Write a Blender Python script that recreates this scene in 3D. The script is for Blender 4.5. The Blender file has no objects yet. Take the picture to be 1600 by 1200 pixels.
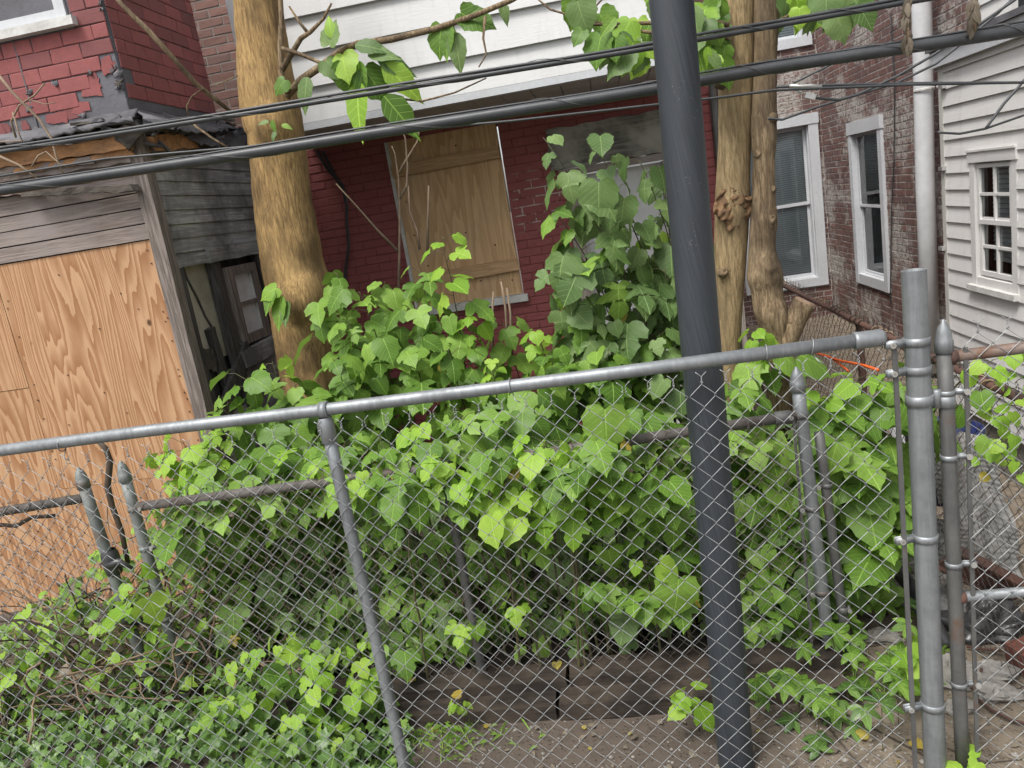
import bpy, math, random
import numpy as np
from mathutils import Vector, Matrix, noise as mnoise

SC = bpy.context.scene
COL = SC.collection
R = math.radians
rnd = random.Random(7)

# ------------------------------------------------------------------ camera
EYE = Vector((0, 0, 2.05)); YAW, PIT, ROL, FPX = R(8.5), R(12.75), R(-9.35), 1202.0
fwd = Vector((-math.sin(YAW)*math.cos(PIT), math.cos(YAW)*math.cos(PIT), -math.sin(PIT)))
rt0 = Vector((math.cos(YAW), math.sin(YAW), 0)); up0 = rt0.cross(fwd)
RT = rt0*math.cos(ROL) + up0*math.sin(ROL); UP = -rt0*math.sin(ROL) + up0*math.cos(ROL)
cd = bpy.data.cameras.new('camera'); cam = bpy.data.objects.new('camera', cd); COL.objects.link(cam)
cam.matrix_world = Matrix(((RT.x, UP.x, -fwd.x, EYE.x), (RT.y, UP.y, -fwd.y, EYE.y), (RT.z, UP.z, -fwd.z, EYE.z), (0, 0, 0, 1)))
cd.sensor_width = 36; cd.lens = 36*FPX/1600; cd.clip_start = .05; cd.clip_end = 500
SC.camera = cam

# ------------------------------------------------------------------ world, sun, exposure
w = bpy.data.worlds.new('World'); SC.world = w; w.use_nodes = True
nt = w.node_tree; nt.nodes.clear()
sky = nt.nodes.new('ShaderNodeTexSky'); sky.sky_type = 'NISHITA'; sky.sun_disc = False
SUN_EL, SUN_AZ = R(60), R(214)          # azimuth clockwise from +Y: behind the camera, to the left
sky.sun_elevation = SUN_EL; sky.sun_rotation = SUN_AZ; sky.dust_density = 4; sky.air_density = 1.0; sky.ozone_density = .6
hs = nt.nodes.new('ShaderNodeHueSaturation'); hs.inputs['Saturation'].default_value = .28
bg = nt.nodes.new('ShaderNodeBackground'); bg.inputs['Strength'].default_value = .125
wo = nt.nodes.new('ShaderNodeOutputWorld')
nt.links.new(sky.outputs[0], hs.inputs['Color']); nt.links.new(hs.outputs[0], bg.inputs['Color']); nt.links.new(bg.outputs[0], wo.inputs['Surface'])
sl = bpy.data.lights.new('sun', 'SUN'); sl.energy = 1.5; sl.angle = R(18); sl.color = (1, .965, .91)
sun = bpy.data.objects.new('sun', sl); COL.objects.link(sun)
sd = Vector((math.sin(SUN_AZ)*math.cos(SUN_EL), math.cos(SUN_AZ)*math.cos(SUN_EL), math.sin(SUN_EL)))
sun.rotation_euler = sd.to_track_quat('Z', 'Y').to_euler()
vs = SC.view_settings; vs.view_transform = 'Standard'; vs.look = 'None'; vs.exposure = 1.1; vs.gamma = 1; vs.use_curve_mapping = False
try:
    SC.cycles.use_denoising = True; SC.cycles.max_bounces = 8; SC.cycles.transparent_max_bounces = 12
except Exception: pass

# ------------------------------------------------------------------ measuring helpers (photo pixel -> point on a real plane)
def ray(x, y): return fwd + RT*((x-800)/FPX) - UP*((y-600)/FPX)
def ay(x, y, Y): d = ray(x, y); return EYE + d*(Y/d.y)
def ax(x, y, X): d = ray(x, y); return EYE + d*(X/d.x)
def az(x, y, z=0.): d = ray(x, y); return EYE + d*((z-EYE.z)/d.z)
def proj(p):
    v = Vector(p) - EYE; z = v.dot(fwd)
    if z < .1: return (-9999, -9999, z)
    return (800 + FPX*v.dot(RT)/z, 600 - FPX*v.dot(UP)/z, z)
def inframe(p, m=40):
    x, y, z = proj(p); return z > .1 and -m < x < 1600+m and -m < y < 1200+m

# ------------------------------------------------------------------ object helpers
def tag(o, label=None, cat=None, group=None, kind=None):
    if label: o['label'] = label
    if cat: o['category'] = cat
    if group: o['group'] = group
    if kind: o['kind'] = kind
    return o
def thing(name, loc, label, cat, group=None):
    o = bpy.data.objects.new(name, None); COL.objects.link(o); o.location = loc; o.empty_display_size = .1
    return tag(o, label, cat, group)
def adopt(o, parent):
    if parent is not None:
        o.parent = parent
        if parent.type == 'EMPTY': o.matrix_parent_inverse = Matrix.Translation(-Vector(parent.location))
    return o
def link_mesh(name, me, parent=None, mw=None):
    o = bpy.data.objects.new(name, me); COL.objects.link(o); adopt(o, parent)
    if mw is not None: o.matrix_basis = mw
    return o
class Fr:                                   # a wall frame: u along, n outward, z up
    def __init__(s, o, u, n): s.o, s.u, s.n = Vector(o), Vector(u).normalized(), Vector(n).normalized()
    def p(s, a, b, z): return s.o + s.u*a + s.n*b + Vector((0, 0, z))
class MB:
    def __init__(s): s.v = []; s.f = []; s.m = []
    def add(s, vs, fs, m=0):
        b = len(s.v); s.v += [tuple(v) for v in vs]; s.f += [tuple(i+b for i in f) for f in fs]; s.m += [m]*len(fs); return s
    def hexa(s, c, m=0):                    # 8 corners: bottom ring 0-3, top ring 4-7
        return s.add(c, [(0,3,2,1),(4,5,6,7),(0,1,5,4),(1,2,6,5),(2,3,7,6),(3,0,4,7)], m)
    def box(s, a, b, m=0):
        x0,y0,z0 = a; x1,y1,z1 = b
        return s.hexa([(x0,y0,z0),(x1,y0,z0),(x1,y1,z0),(x0,y1,z0),(x0,y0,z1),(x1,y0,z1),(x1,y1,z1),(x0,y1,z1)], m)
    def fbox(s, F, u, n, z, m=0):
        if F.u.cross(F.n).z > 0: u = (u[1], u[0])
        c = [F.p(u[0],n[1],z[0]),F.p(u[1],n[1],z[0]),F.p(u[1],n[0],z[0]),F.p(u[0],n[0],z[0]),
             F.p(u[0],n[1],z[1]),F.p(u[1],n[1],z[1]),F.p(u[1],n[0],z[1]),F.p(u[0],n[0],z[1])]
        return s.hexa(c, m)
    def tube(s, pts, rad, sides=8, caps=True, m=0):
        pts = [Vector(p) for p in pts]; n = len(pts)
        rads = rad if isinstance(rad, (list, tuple)) else [rad]*n
        t0 = (pts[1]-pts[0]).normalized(); a = t0.orthogonal().normalized(); vs = []
        for i, p in enumerate(pts):
            t = (pts[min(i+1, n-1)]-pts[max(i-1, 0)])
            if t.length < 1e-9: t = t0
            t.normalize(); a = (a - t*a.dot(t))
            if a.length < 1e-6: a = t.orthogonal()
            a.normalize(); b = t.cross(a)
            for k in range(sides):
                q = 2*math.pi*k/sides; vs.append(p + (a*math.cos(q)+b*math.sin(q))*rads[i])
        fs = [(i*sides+k, i*sides+(k+1) % sides, (i+1)*sides+(k+1) % sides, (i+1)*sides+k) for i in range(n-1) for k in range(sides)]
        if caps: fs += [tuple(range(sides-1, -1, -1)), tuple((n-1)*sides+k for k in range(sides))]
        return s.add(vs, fs, m)
    def beam(s, p0, p1, wd, ht, seg=8, jit=.1, up=(0,0,1), seed=0, taper=1., m=0):   # rough-sawn / rotted board
        p0, p1 = Vector(p0), Vector(p1); t = (p1-p0).normalized(); r = t.cross(Vector(up)).normalized(); q = r.cross(t); g = random.Random(seed)
        vs = []
        for i in range(seg+1):
            f = i/seg; c = p0.lerp(p1, f); k = 1+(taper-1)*f
            for a, b in ((-1,-1),(1,-1),(1,1),(-1,1)):
                vs.append(c + r*(a*wd/2*k*(1+g.uniform(-jit, jit))) + q*(b*ht/2*k*(1+g.uniform(-jit, jit))) + t*(g.uniform(-jit, jit)*wd if i in (0, seg) else 0))
        fs = [(i*4+k, i*4+(k+1) % 4, i*4+4+(k+1) % 4, i*4+4+k) for i in range(seg) for k in range(4)]
        fs += [(3,2,1,0), tuple(seg*4+k for k in range(4))]
        return s.add(vs, fs, m)
    def lathe(s, c, prof, sides=16, axis=Vector((0,0,1)), m=0):
        axis = Vector(axis).normalized(); a = axis.orthogonal().normalized(); b = axis.cross(a); c = Vector(c); vs = []
        for r_, h in prof:
            for k in range(sides):
                q = 2*math.pi*k/sides; vs.append(c + axis*h + (a*math.cos(q)+b*math.sin(q))*r_)
        n = len(prof)
        fs = [(i*sides+k, i*sides+(k+1) % sides, (i+1)*sides+(k+1) % sides, (i+1)*sides+k) for i in range(n-1) for k in range(sides)]
        return s.add(vs, fs, m)
    def mesh(s, name, mats, smooth=False):
        me = bpy.data.meshes.new(name); me.from_pydata(s.v, [], s.f)
        for mt in (mats if isinstance(mats, (list, tuple)) else [mats]): me.materials.append(mt)
        if any(s.m): me.polygons.foreach_set('material_index', s.m)
        if smooth: me.polygons.foreach_set('use_smooth', [True]*len(s.f))
        me.update(); return me
    def build(s, name, mats, parent=None, smooth=False): return link_mesh(name, s.mesh(name, mats, smooth), parent)

# ------------------------------------------------------------------ material helpers
class T:
    def __init__(s, name):
        s.mat = bpy.data.materials.new(name); s.mat.use_nodes = True; s.t = s.mat.node_tree; s.n = s.t.nodes; s.b = s.n['Principled BSDF']
        s.out = s.n['Material Output']
    def node(s, ty, **kw):
        n = s.n.new(ty)
        for k, v in kw.items(): setattr(n, k, v)
        return n
    def put(s, sock, v):
        if isinstance(v, bpy.types.NodeSocket): s.t.links.new(v, sock)
        elif v is not None:
            if sock.type == 'RGBA' and len(v) == 3: v = (*v, 1)
            sock.default_value = v
    def co(s, which='Object', scale=(1,1,1), loc=(0,0,0), rot=(0,0,0)):
        m = s.node('ShaderNodeMapping'); m.inputs['Scale'].default_value = scale; m.inputs['Location'].default_value = loc; m.inputs['Rotation'].default_value = rot
        s.t.links.new(s.node('ShaderNodeTexCoord').outputs[which], m.inputs['Vector']); return m.outputs[0]
    def noise(s, vec, scale, detail=4, rough=.55, dist=0, out='Fac'):
        n = s.node('ShaderNodeTexNoise'); s.put(n.inputs['Vector'], vec); n.inputs['Scale'].default_value = scale; n.inputs['Detail'].default_value = detail
        n.inputs['Roughness'].default_value = rough; n.inputs['Distortion'].default_value = dist; return n.outputs[out]
    def voro(s, vec, scale, feature='F1', out='Distance'):
        n = s.node('ShaderNodeTexVoronoi', feature=feature); s.put(n.inputs['Vector'], vec); n.inputs['Scale'].default_value = scale; return n.outputs[out]
    def ramp(s, fac, stops):
        n = s.node('ShaderNodeValToRGB'); e = n.color_ramp.elements
        while len(e) < len(stops): e.new(.5)
        for el, (p, c) in zip(e, stops): el.position = p; el.color = (*c, 1) if len(c) == 3 else c
        s.put(n.inputs['Fac'], fac); return n.outputs['Color']
    def rampf(s, fac, a, b, lo=0., hi=1.):
        n = s.node('ShaderNodeMapRange'); s.put(n.inputs['Value'], fac); n.inputs['From Min'].default_value = a; n.inputs['From Max'].default_value = b
        n.inputs['To Min'].default_value = lo; n.inputs['To Max'].default_value = hi; return n.outputs[0]
    def mix(s, fac, a, b, blend='MIX'):
        n = s.node('ShaderNodeMix', data_type='RGBA', blend_type=blend); s.put(n.inputs[0], fac); s.put(n.inputs[6], a); s.put(n.inputs[7], b); return n.outputs[2]
    def math(s, op, a, b=None, c=None):
        n = s.node('ShaderNodeMath', operation=op); s.put(n.inputs[0], a); s.put(n.inputs[1], b)
        if c is not None: s.put(n.inputs[2], c)
        return n.outputs[0]
    def sep(s, vec):
        n = s.node('ShaderNodeSeparateXYZ'); s.put(n.inputs[0], vec); return n.outputs
    def rand(s):                            # per-object random (single pieces) + per-piece attribute (joined pieces)
        a = s.node('ShaderNodeAttribute', attribute_name='rnd'); o = s.node('ShaderNodeObjectInfo')
        return s.math('FRACT', s.math('ADD', a.outputs['Fac'], o.outputs['Random']))
    def bump(s, h, strength=.3, dist=.01):
        n = s.node('ShaderNodeBump'); n.inputs['Strength'].default_value = strength; n.inputs['Distance'].default_value = dist; s.put(n.inputs['Height'], h); s.t.links.new(n.outputs[0], s.b.inputs['Normal']); return n.outputs[0]
    def done(s, col=None, rough=.7, metal=0, spec=.4):
        s.put(s.b.inputs['Base Color'], col); s.put(s.b.inputs['Roughness'], rough); s.put(s.b.inputs['Metallic'], metal); s.b.inputs['Specular IOR Level'].default_value = spec; return s.mat
def plain(name, c1, c2=None, scale=6, rough=.7, metal=0, bump=.2, bscale=40, stretch=(1,1,1), spec=.4, lo=.35, hi=.65):
    t = T(name); v = t.co('Object', stretch); f = t.noise(v, scale, 6, .6)
    c2 = c2 or tuple(x*.6 for x in c1)
    g = t.noise(v, bscale, 4)
    col = t.ramp(f, [(lo, c1), (hi, c2)]); col = t.mix(.25, col, t.ramp(g, [(.3, tuple(x*.6 for x in c1)), (.7, c1)]))
    if bump: t.bump(t.math('ADD', g, f), bump, .006)
    return t.done(col, rough, metal, spec)

def m_wood(name, light, dark, grain=(1.2, 14, 14), rough=.8, weather=None, bump=.5, bands=9):
    t = T(name); r = t.node('ShaderNodeObjectInfo').outputs['Random']
    cv = t.co('Object', grain); off = t.node('ShaderNodeVectorMath', operation='ADD'); t.put(off.inputs[0], cv)
    cx = t.node('ShaderNodeCombineXYZ'); t.put(cx.inputs[0], t.math('MULTIPLY', r, 37.)); t.put(cx.inputs[1], t.math('MULTIPLY', r, 11.)); t.put(off.inputs[1], cx.outputs[0])
    v = off.outputs[0]; a = t.noise(v, 1.0, 5, .6, .3); s_ = t.math('SINE', t.math('MULTIPLY', a, bands*6.28)); fine = t.noise(v, 6, 5, .7)
    col = t.mix(t.rampf(s_, -1, 1), light, dark); col = t.mix(t.rampf(fine, .35, .75, 0, .7), col, tuple(x*.45 for x in dark))
    if weather:
        q = t.noise(t.co('Object'), 3.2, 6, .65); col = t.mix(t.rampf(q, .42, .62), col, weather)
    col = t.mix(t.rampf(r, 0, 1, 0, .25), col, tuple(x*.7 for x in dark))
    t.bump(t.math('ADD', t.math('MULTIPLY', fine, .7), t.math('MULTIPLY', s_, .12)), bump, .004)
    return t.done(col, rough, 0, .25)
def m_ply(name, light, dark, bands, sc=(2.9, 2.9, .24), knots=True, seed=0., grey=0.):
    t = T(name); r = t.node('ShaderNodeObjectInfo').outputs['Random']
    v0 = t.co('Object', sc, (seed, 0, seed*.3)); off = t.node('ShaderNodeVectorMath', operation='ADD'); t.put(off.inputs[0], v0)
    cx = t.node('ShaderNodeCombineXYZ'); t.put(cx.inputs[0], t.math('MULTIPLY', r, 23.)); t.put(off.inputs[1], cx.outputs[0]); v = off.outputs[0]
    a = t.noise(v, 1.15, 3, .45, .25); wob = t.noise(t.co('Object', (14, 14, 5)), 2.5, 4, .6)
    k = t.math('FRACT', t.math('ADD', t.math('MULTIPLY', a, bands), t.math('MULTIPLY', wob, .42)))
    col = t.ramp(k, [(0, light), (.22, light), (.55, tuple(.45*l+.55*d for l, d in zip(light, dark))), (.9, dark), (.97, dark), (1, light)])
    fine = t.noise(t.co('Object', (60, 60, 2.5)), 3, 4, .6); col = t.mix(t.rampf(fine, .4, .75, 0, .35), col, tuple(x*.72 for x in dark))
    if knots:
        kn = t.voro(t.co('Object', (2.1, 2.1, 1.5), (seed, 0, .37)), 1.35); col = t.mix(t.rampf(kn, .055, .03), col, tuple(x*.3 for x in dark))
    q = t.noise(t.co('Object'), 2.2, 5, .6); col = t.mix(t.rampf(q, .45, .75, 0, .3+grey), col, (.30, .25, .20) if grey else tuple(x*.75 for x in dark))
    t.bump(t.math('ADD', k, fine), .25, .002)
    return t.done(col, .62, 0, .3)
def m_brick(name, cols, dark, patches=None, pthr=(.56, .64), pscale=3.0, rough=.85, soot=.5, bump=.5):
    t = T(name); r = t.rand(); c = t.ramp(r, [(i/(len(cols)-1), x) for i, x in enumerate(cols)])
    gv = t.node('ShaderNodeNewGeometry').outputs['Position']; f = t.noise(gv, 22, 6, .7); big = t.noise(gv, 1.6, 5, .6)
    c = t.mix(t.rampf(f, .4, .72, 0, .5), c, dark); c = t.mix(t.rampf(big, .45, .7, 0, soot), c, dark)
    if patches:
        p = t.noise(gv, pscale, 7, .72); p2 = t.noise(gv, 30, 4, .7)
        c = t.mix(t.math('MULTIPLY', t.rampf(p, *pthr), t.rampf(p2, .38, .52)), c, patches)
    t.bump(t.math('ADD', f, t.noise(gv, 90, 3)), bump, .006); return t.done(c, rough, 0, .25)
def m_leaf(name, c_dark, c_mid, c_light, gloss=.45, trans=.35):
    t = T(name); r = t.rand(); c = t.ramp(r, [(0, c_dark), (.5, c_mid), (1, c_light)])
    uv = t.sep(t.node('ShaderNodeUVMap', uv_map='UVMap').outputs[0])
    ax_ = t.math('ABSOLUTE', uv[0]); mid = t.rampf(ax_, .022, .006)
    side = t.math('ABSOLUTE', t.math('SUBTRACT', t.math('FRACT', t.math('MULTIPLY', t.math('SUBTRACT', uv[1], t.math('MULTIPLY', ax_, .75)), 6.5)), .5))
    vein = t.math('MAXIMUM', mid, t.rampf(side, .06, .015, 0, .75))
    n = t.noise(t.node('ShaderNodeNewGeometry').outputs['Position'], 25, 3)
    c = t.mix(t.rampf(n, .3, .7, 0, .35), c, c_dark); c = t.mix(t.math('MULTIPLY', vein, .45), c, tuple(min(1, x*1.9+.02) for x in c_light))
    bk = t.node('ShaderNodeNewGeometry').outputs['Backfacing']; c2 = t.mix(t.math('MULTIPLY', bk, .4), c, tuple(x*.85+.025 for x in c_mid))
    t.bump(t.math('ADD', t.math('MULTIPLY', vein, -1.), t.math('MULTIPLY', n, .4)), .5, .004)
    t.done(c2, gloss, 0, .35)
    tr = t.node('ShaderNodeBsdfTranslucent'); t.put(tr.inputs['Color'], t.mix(.4, c, tuple(min(1, x*1.25) for x in c_light)))
    mx = t.node('ShaderNodeMixShader'); mx.inputs[0].default_value = trans; t.t.links.new(t.b.outputs[0], mx.inputs[1]); t.t.links.new(tr.outputs[0], mx.inputs[2]); t.t.links.new(mx.outputs[0], t.out.inputs['Surface'])
    return t.mat
def m_galv(name, base=(.34,.36,.37), rust=0., rough=.5, metal=.55, rustc=(.14,.075,.045)):
    t = T(name); gv = t.co('Object'); a = t.noise(gv, 9, 6, .65); b = t.noise(t.co('Object', (40,40,3)), 2, 4, .6); sp = t.voro(gv, 90, out='Color')
    c = t.mix(t.rampf(a, .35, .7), base, tuple(x*.6 for x in base)); c = t.mix(t.rampf(b, .45, .7, 0, .35), c, tuple(min(1,x*1.35) for x in base))
    if rust: c = t.mix(t.rampf(t.noise(gv, 5, 7, .7), .62-rust*.3, .75-rust*.25), c, rustc)
    t.bump(t.math('ADD', a, b), .12, .002); return t.done(c, t.rampf(a, .3, .7, rough-.1, rough+.15), metal, .5)

M = {}
M['galv'] = m_galv('galvanised steel', (.25,.265,.275)); M['galv_dark'] = m_galv('weathered steel', (.125,.125,.122), .1, .6, .4); M['wire'] = m_galv('fence wire', (.30,.312,.317), 0, .45, .45)
M['wire_old'] = m_galv('old fence wire', (.17,.155,.145), .5, .7, .3); M['wire_black'] = m_galv('dark rusty wire', (.055,.048,.045), .4, .75, .15)
M['rail_old'] = m_galv('stained old rail', (.12,.108,.098), .3, .7, .3, (.075,.055,.042)); M['rail_rust'] = m_galv('rusty rail', (.20,.16,.14), .75, .7, .3); M['rust'] = plain('rusted iron', (.11,.055,.04), (.05,.032,.03), 8, .85, .1, .5)
M['post_green'] = m_galv('old galvanised post', (.20,.215,.205), .15, .6, .35)

def pole_mat():
    t = T('black painted pole'); v = t.co('Object'); s_ = t.sep(v)
    ang = t.math('ARCTAN2', t.math('SUBTRACT', s_[1], 2.42), t.math('SUBTRACT', s_[0], .24))
    hv = t.node('ShaderNodeCombineXYZ'); t.put(hv.inputs[0], t.math('ADD', t.math('MULTIPLY', ang, 4.), t.math('MULTIPLY', s_[2], 9.))); t.put(hv.inputs[1], t.math('MULTIPLY', s_[2], .6))
    a = t.noise(hv.outputs[0], 6, 6, .7); b = t.noise(v, 3, 5)
    c = t.mix(t.rampf(a, .38, .72), (.016,.020,.025), (.052,.060,.071)); c = t.mix(t.rampf(b, .4, .7, 0, .5), c, (.017,.021,.026))
    sp = t.voro(v, 110); msk = t.math('MULTIPLY', t.rampf(sp, .14, .08), t.rampf(t.noise(v, 7, 3), .6, .64)); c = t.mix(t.math('MULTIPLY', msk, .5), c, (.40,.42,.43))
    t.bump(a, .25, .002); return t.done(c, t.rampf(a, .3, .7, .42, .6), 0, .5)
M['pole'] = pole_mat()
M['cable'] = plain('black cable sheath', (.034,.037,.040), (.055,.058,.062), 12, .42, 0, .05, 60)
M['ply'] = m_ply('new plywood', (.48,.295,.165), (.30,.145,.065), 32, seed=1.3)
M['ply_win'] = m_ply('weathered plywood', (.64,.43,.235), (.50,.31,.155), 20, seed=4.1, grey=.05)
M['batten'] = m_wood('batten wood', (.62,.42,.235), (.50,.31,.165), (1.2, 16, 16), bands=4)
M['plank'] = m_wood('weathered plank', (.35,.295,.265), (.21,.17,.15), (1.1, 20, 24), weather=(.25,.22,.21), bands=6)
M['char'] = m_wood('smoke stained plank', (.46,.46,.45), (.27,.27,.27), (14, .9, 22), weather=(.12,.115,.115), bands=4)
M['postwood'] = m_wood('weathered corner board', (.30,.255,.23), (.15,.125,.11), (26, 26, 1.2), bands=6)
M['charpost'] = m_wood('charred stud', (.11,.103,.098), (.05,.046,.045), (26, 26, 1.2), bands=6)
M['greywood'] = m_wood('grey peeling lintel', (.235,.225,.195), (.12,.11,.095), (1.0, 16, 20), weather=(.30,.29,.25), bands=5)
M['doorwood'] = m_wood('bare door frame', (.42,.38,.33), (.26,.22,.19), (20, 20, 1.), bands=4)
M['rotten'] = plain('rotten orange wood', (.48,.25,.11), (.19,.11,.065), 14, .95, 0, .9, 60, (.5,2,2))
M['rotdark'] = plain('rotten dark wood', (.10,.085,.07), (.035,.032,.03), 14, .95, 0, .9, 50, (.4,2,2))
M['tar'] = plain('tar paper', (.075,.075,.082), (.16,.155,.165), 7, .8, 0, .6, 40)
M['tarlight'] = plain('worn tar backing', (.13,.13,.145), (.085,.082,.09), 5, .85, 0, .5, 50)
M['tab'] = m_brick('red asphalt siding', [(.235,.078,.076),(.265,.088,.084),(.28,.095,.09),(.245,.08,.078),(.17,.068,.068)], (.165,.062,.062), None, rough=.85, soot=.2, bump=.3)
M['redbrick'] = m_brick('red painted brick', [(.255,.078,.075),(.265,.083,.08),(.26,.08,.077),(.275,.088,.084)], (.19,.06,.06), (.15,.062,.06), (.62,.7), 2.0, .7, .55)
M['redmortar'] = None
M['natbrick'] = m_brick('bare pink brick', [(.25,.14,.115),(.21,.115,.095),(.28,.155,.13),(.18,.115,.10)], (.15,.10,.09), None)
M['rbrick'] = m_brick('weathered dark brick', [(.125,.070,.062),(.155,.080,.068),(.115,.070,.064),(.175,.088,.072),(.12,.078,.072)], (.085,.062,.059), (.34,.32,.295), (.50,.58), 1.5, .85, .3)
def red_mortar():
    t = T('painted mortar'); gv = t.node('ShaderNodeNewGeometry').outputs['Position']; s_ = t.sep(gv)
    n = t.noise(gv, 9, 6, .7); reg = t.math('MULTIPLY', t.math('MULTIPLY', t.rampf(s_[0], -.72, -.66), t.rampf(s_[0], -.15, -.35)), t.math('MULTIPLY', t.rampf(s_[2], 1.78, 1.95), t.rampf(s_[2], 2.36, 2.2)))
    msk = t.math('MULTIPLY', t.rampf(n, .46, .52), reg); c = t.mix(t.rampf(t.noise(gv, 14, 5), .35, .7), (.21,.064,.062), (.155,.05,.05))
    c = t.mix(msk, c, (.42,.37,.34)); t.bump(n, .6, .006); return t.done(c, .9, 0, .2)
M['redmortar'] = red_mortar()
M['mortar'] = plain('lime mortar', (.40,.375,.35), (.24,.22,.205), 9, .95, 0, .6, 60)
M['natmortar'] = plain('pale mortar', (.30,.27,.25), (.20,.18,.165), 9, .95, 0, .6, 60)
def siding(name, c, grain):
    t = T(name); v = t.co('Object', grain); a = t.noise(v, 4, 5, .6, .6); b = t.noise(t.co('Object'), 2.2, 5, .6); st = t.noise(t.co('Object', (9, 9, .8)), 2.0, 4, .6)
    col = t.mix(t.rampf(b, .4, .75, 0, .3), c, tuple(x*.78 for x in c)); col = t.mix(t.rampf(st, .52, .75, 0, .35), col, tuple(x*.66*y for x, y in zip(c, (1,.98,.93)))); col = t.mix(t.rampf(a, .5, .75, 0, .25), col, tuple(x*.8 for x in c))
    t.bump(a, .35, .004); return t.done(col, .55, 0, .4)
M['siding'] = siding('white wood-grain siding', (.53,.535,.53), (1.4, 1.4, 22))
M['vinyl'] = siding('white vinyl siding', (.57,.56,.545), (1.2, 1.2, 12))
M['trim'] = plain('white window trim', (.52,.54,.56), (.46,.47,.49), 3, .45, 0, .08, 30)
M['soffit'] = plain('soffit panel', (.46,.45,.42), (.38,.37,.345), 4, .7, 0, .1, 30)
M['sillwhite'] = plain('worn white paint', (.62,.62,.60), (.42,.41,.39), 9, .7, 0, .3, 50)
M['cream'] = plain('stained cream board', (.46,.43,.36), (.28,.25,.20), 4, .8, 0, .3, 30)
M['pvc'] = plain('white downpipe', (.60,.61,.62), (.50,.51,.52), 3, .35, 0, .03, 20)
M['blind'] = plain('window blind', (.74,.78,.79), (.66,.70,.71), 3, .6, 0, 0)
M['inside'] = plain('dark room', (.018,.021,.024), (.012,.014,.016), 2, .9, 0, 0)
def glass():
    t = T('window glass'); gl = t.node('ShaderNodeBsdfGlossy'); gl.inputs['Roughness'].default_value = .03; tr = t.node('ShaderNodeBsdfTransparent'); tr.inputs['Color'].default_value = (.78,.84,.85,1)
    fr = t.node('ShaderNodeFresnel'); fr.inputs['IOR'].default_value = 1.35; mx = t.node('ShaderNodeMixShader'); t.put(mx.inputs[0], t.math('ADD', t.math('MULTIPLY', fr.outputs[0], 1.2), .10)); t.t.links.new(tr.outputs[0], mx.inputs[1]); t.t.links.new(gl.outputs[0], mx.inputs[2]); t.t.links.new(mx.outputs[0], t.out.inputs['Surface']); return t.mat
M['glass'] = glass()
M['dirtyglass'] = plain('dusty pane', (.72,.73,.73), (.52,.525,.53), 5, .35, 0, .05, 30)
M['concrete'] = plain('old concrete', (.24,.225,.20), (.15,.14,.125), 5, .9, 0, .5, 50)
def m_bark(name, light, mid, dark, mossy):
    t = T(name); v = t.co('Object', (22, 22, 2.6)); a = t.noise(v, 3.0, 8, .78, .35); b = t.noise(t.co('Object', (70, 70, 11)), 2.6, 5, .7); g = t.noise(t.co('Object', (3,3,1.3)), 1.6, 6, .65); h = t.noise(t.co('Object', (1,1,.5)), 5, 4)
    c = t.ramp(a, [(.36, dark), (.48, mid), (.6, light)]); c = t.mix(t.rampf(b, .54, .74, 0, .45), c, tuple(x*.7 for x in dark)); c = t.mix(t.rampf(g, .46, .60, 0, .75), c, mossy)
    c = t.mix(t.rampf(h, .56, .7, 0, .4), c, light)
    dv = t.node('ShaderNodeVectorMath', operation='ADD'); t.put(dv.inputs[0], t.co('Object', (34, 34, 4.2))); nv = t.node('ShaderNodeTexNoise'); nv.inputs['Scale'].default_value = 9; nv.inputs['Detail'].default_value = 4; t.put(dv.inputs[1], nv.outputs['Color'])
    ck = t.voro(dv.outputs[0], 1.0, 'DISTANCE_TO_EDGE'); c = t.mix(t.rampf(ck, .10, .02, 0, .28), c, tuple(x*.75 for x in dark)); a = t.math('ADD', a, t.rampf(ck, .0, .16, 0, .22))
    t.bump(t.math('ADD', t.math('MULTIPLY', a, 1.3), t.math('MULTIPLY', b, .8)), 1., .009); return t.done(c, .85, 0, .25)
M['bark_l'] = m_bark('yellow brown bark', (.52,.35,.15), (.38,.245,.105), (.18,.115,.055), (.14,.092,.045))
M['bark_r'] = m_bark('grey brown bark', (.45,.34,.19), (.33,.24,.125), (.16,.115,.065), (.19,.14,.08))
M['bark_dark'] = m_bark('dark scarred bark', (.14,.10,.055), (.09,.065,.04), (.045,.033,.022), (.05,.038,.025)); M['bark_thin'] = m_bark('smooth pale bark', (.36,.275,.17), (.22,.155,.09), (.085,.06,.038), (.09,.065,.042))
M['burl'] = plain('burl wood', (.22,.13,.065), (.055,.034,.022), 26, .95, 0, 1., 60)
M['cutwood'] = plain('sawn wood', (.22,.15,.10), (.12,.08,.055), 16, .9, 0, .7, 60)
M['twig'] = plain('dry twig', (.27,.20,.135), (.15,.11,.08), 10, .85, 0, .3, 60); M['twigdark'] = plain('dark twig', (.085,.062,.045), (.05,.04,.03), 10, .85, 0, .3, 60)
M['stem'] = plain('green stem', (.085,.085,.035), (.07,.052,.03), 8, .75, 0, .2, 50); M['deadvine'] = plain('dead vine', (.26,.18,.115), (.14,.10,.065), 7, .9, 0, .3, 50)
M['leaf'] = m_leaf('mulberry leaf', (.062,.135,.016), (.125,.24,.03), (.22,.355,.06), .48, .30); M['leafdull'] = m_leaf('grey green mulberry leaf', (.07,.13,.035), (.115,.19,.055), (.18,.265,.09), .48, .28)
M['young'] = m_leaf('young bright leaf', (.17,.33,.03), (.25,.43,.045), (.36,.53,.08), .5, .45); M['ivy'] = m_leaf('ivy leaf', (.035,.08,.018), (.075,.145,.032), (.15,.25,.06), .32, .2)
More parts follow.
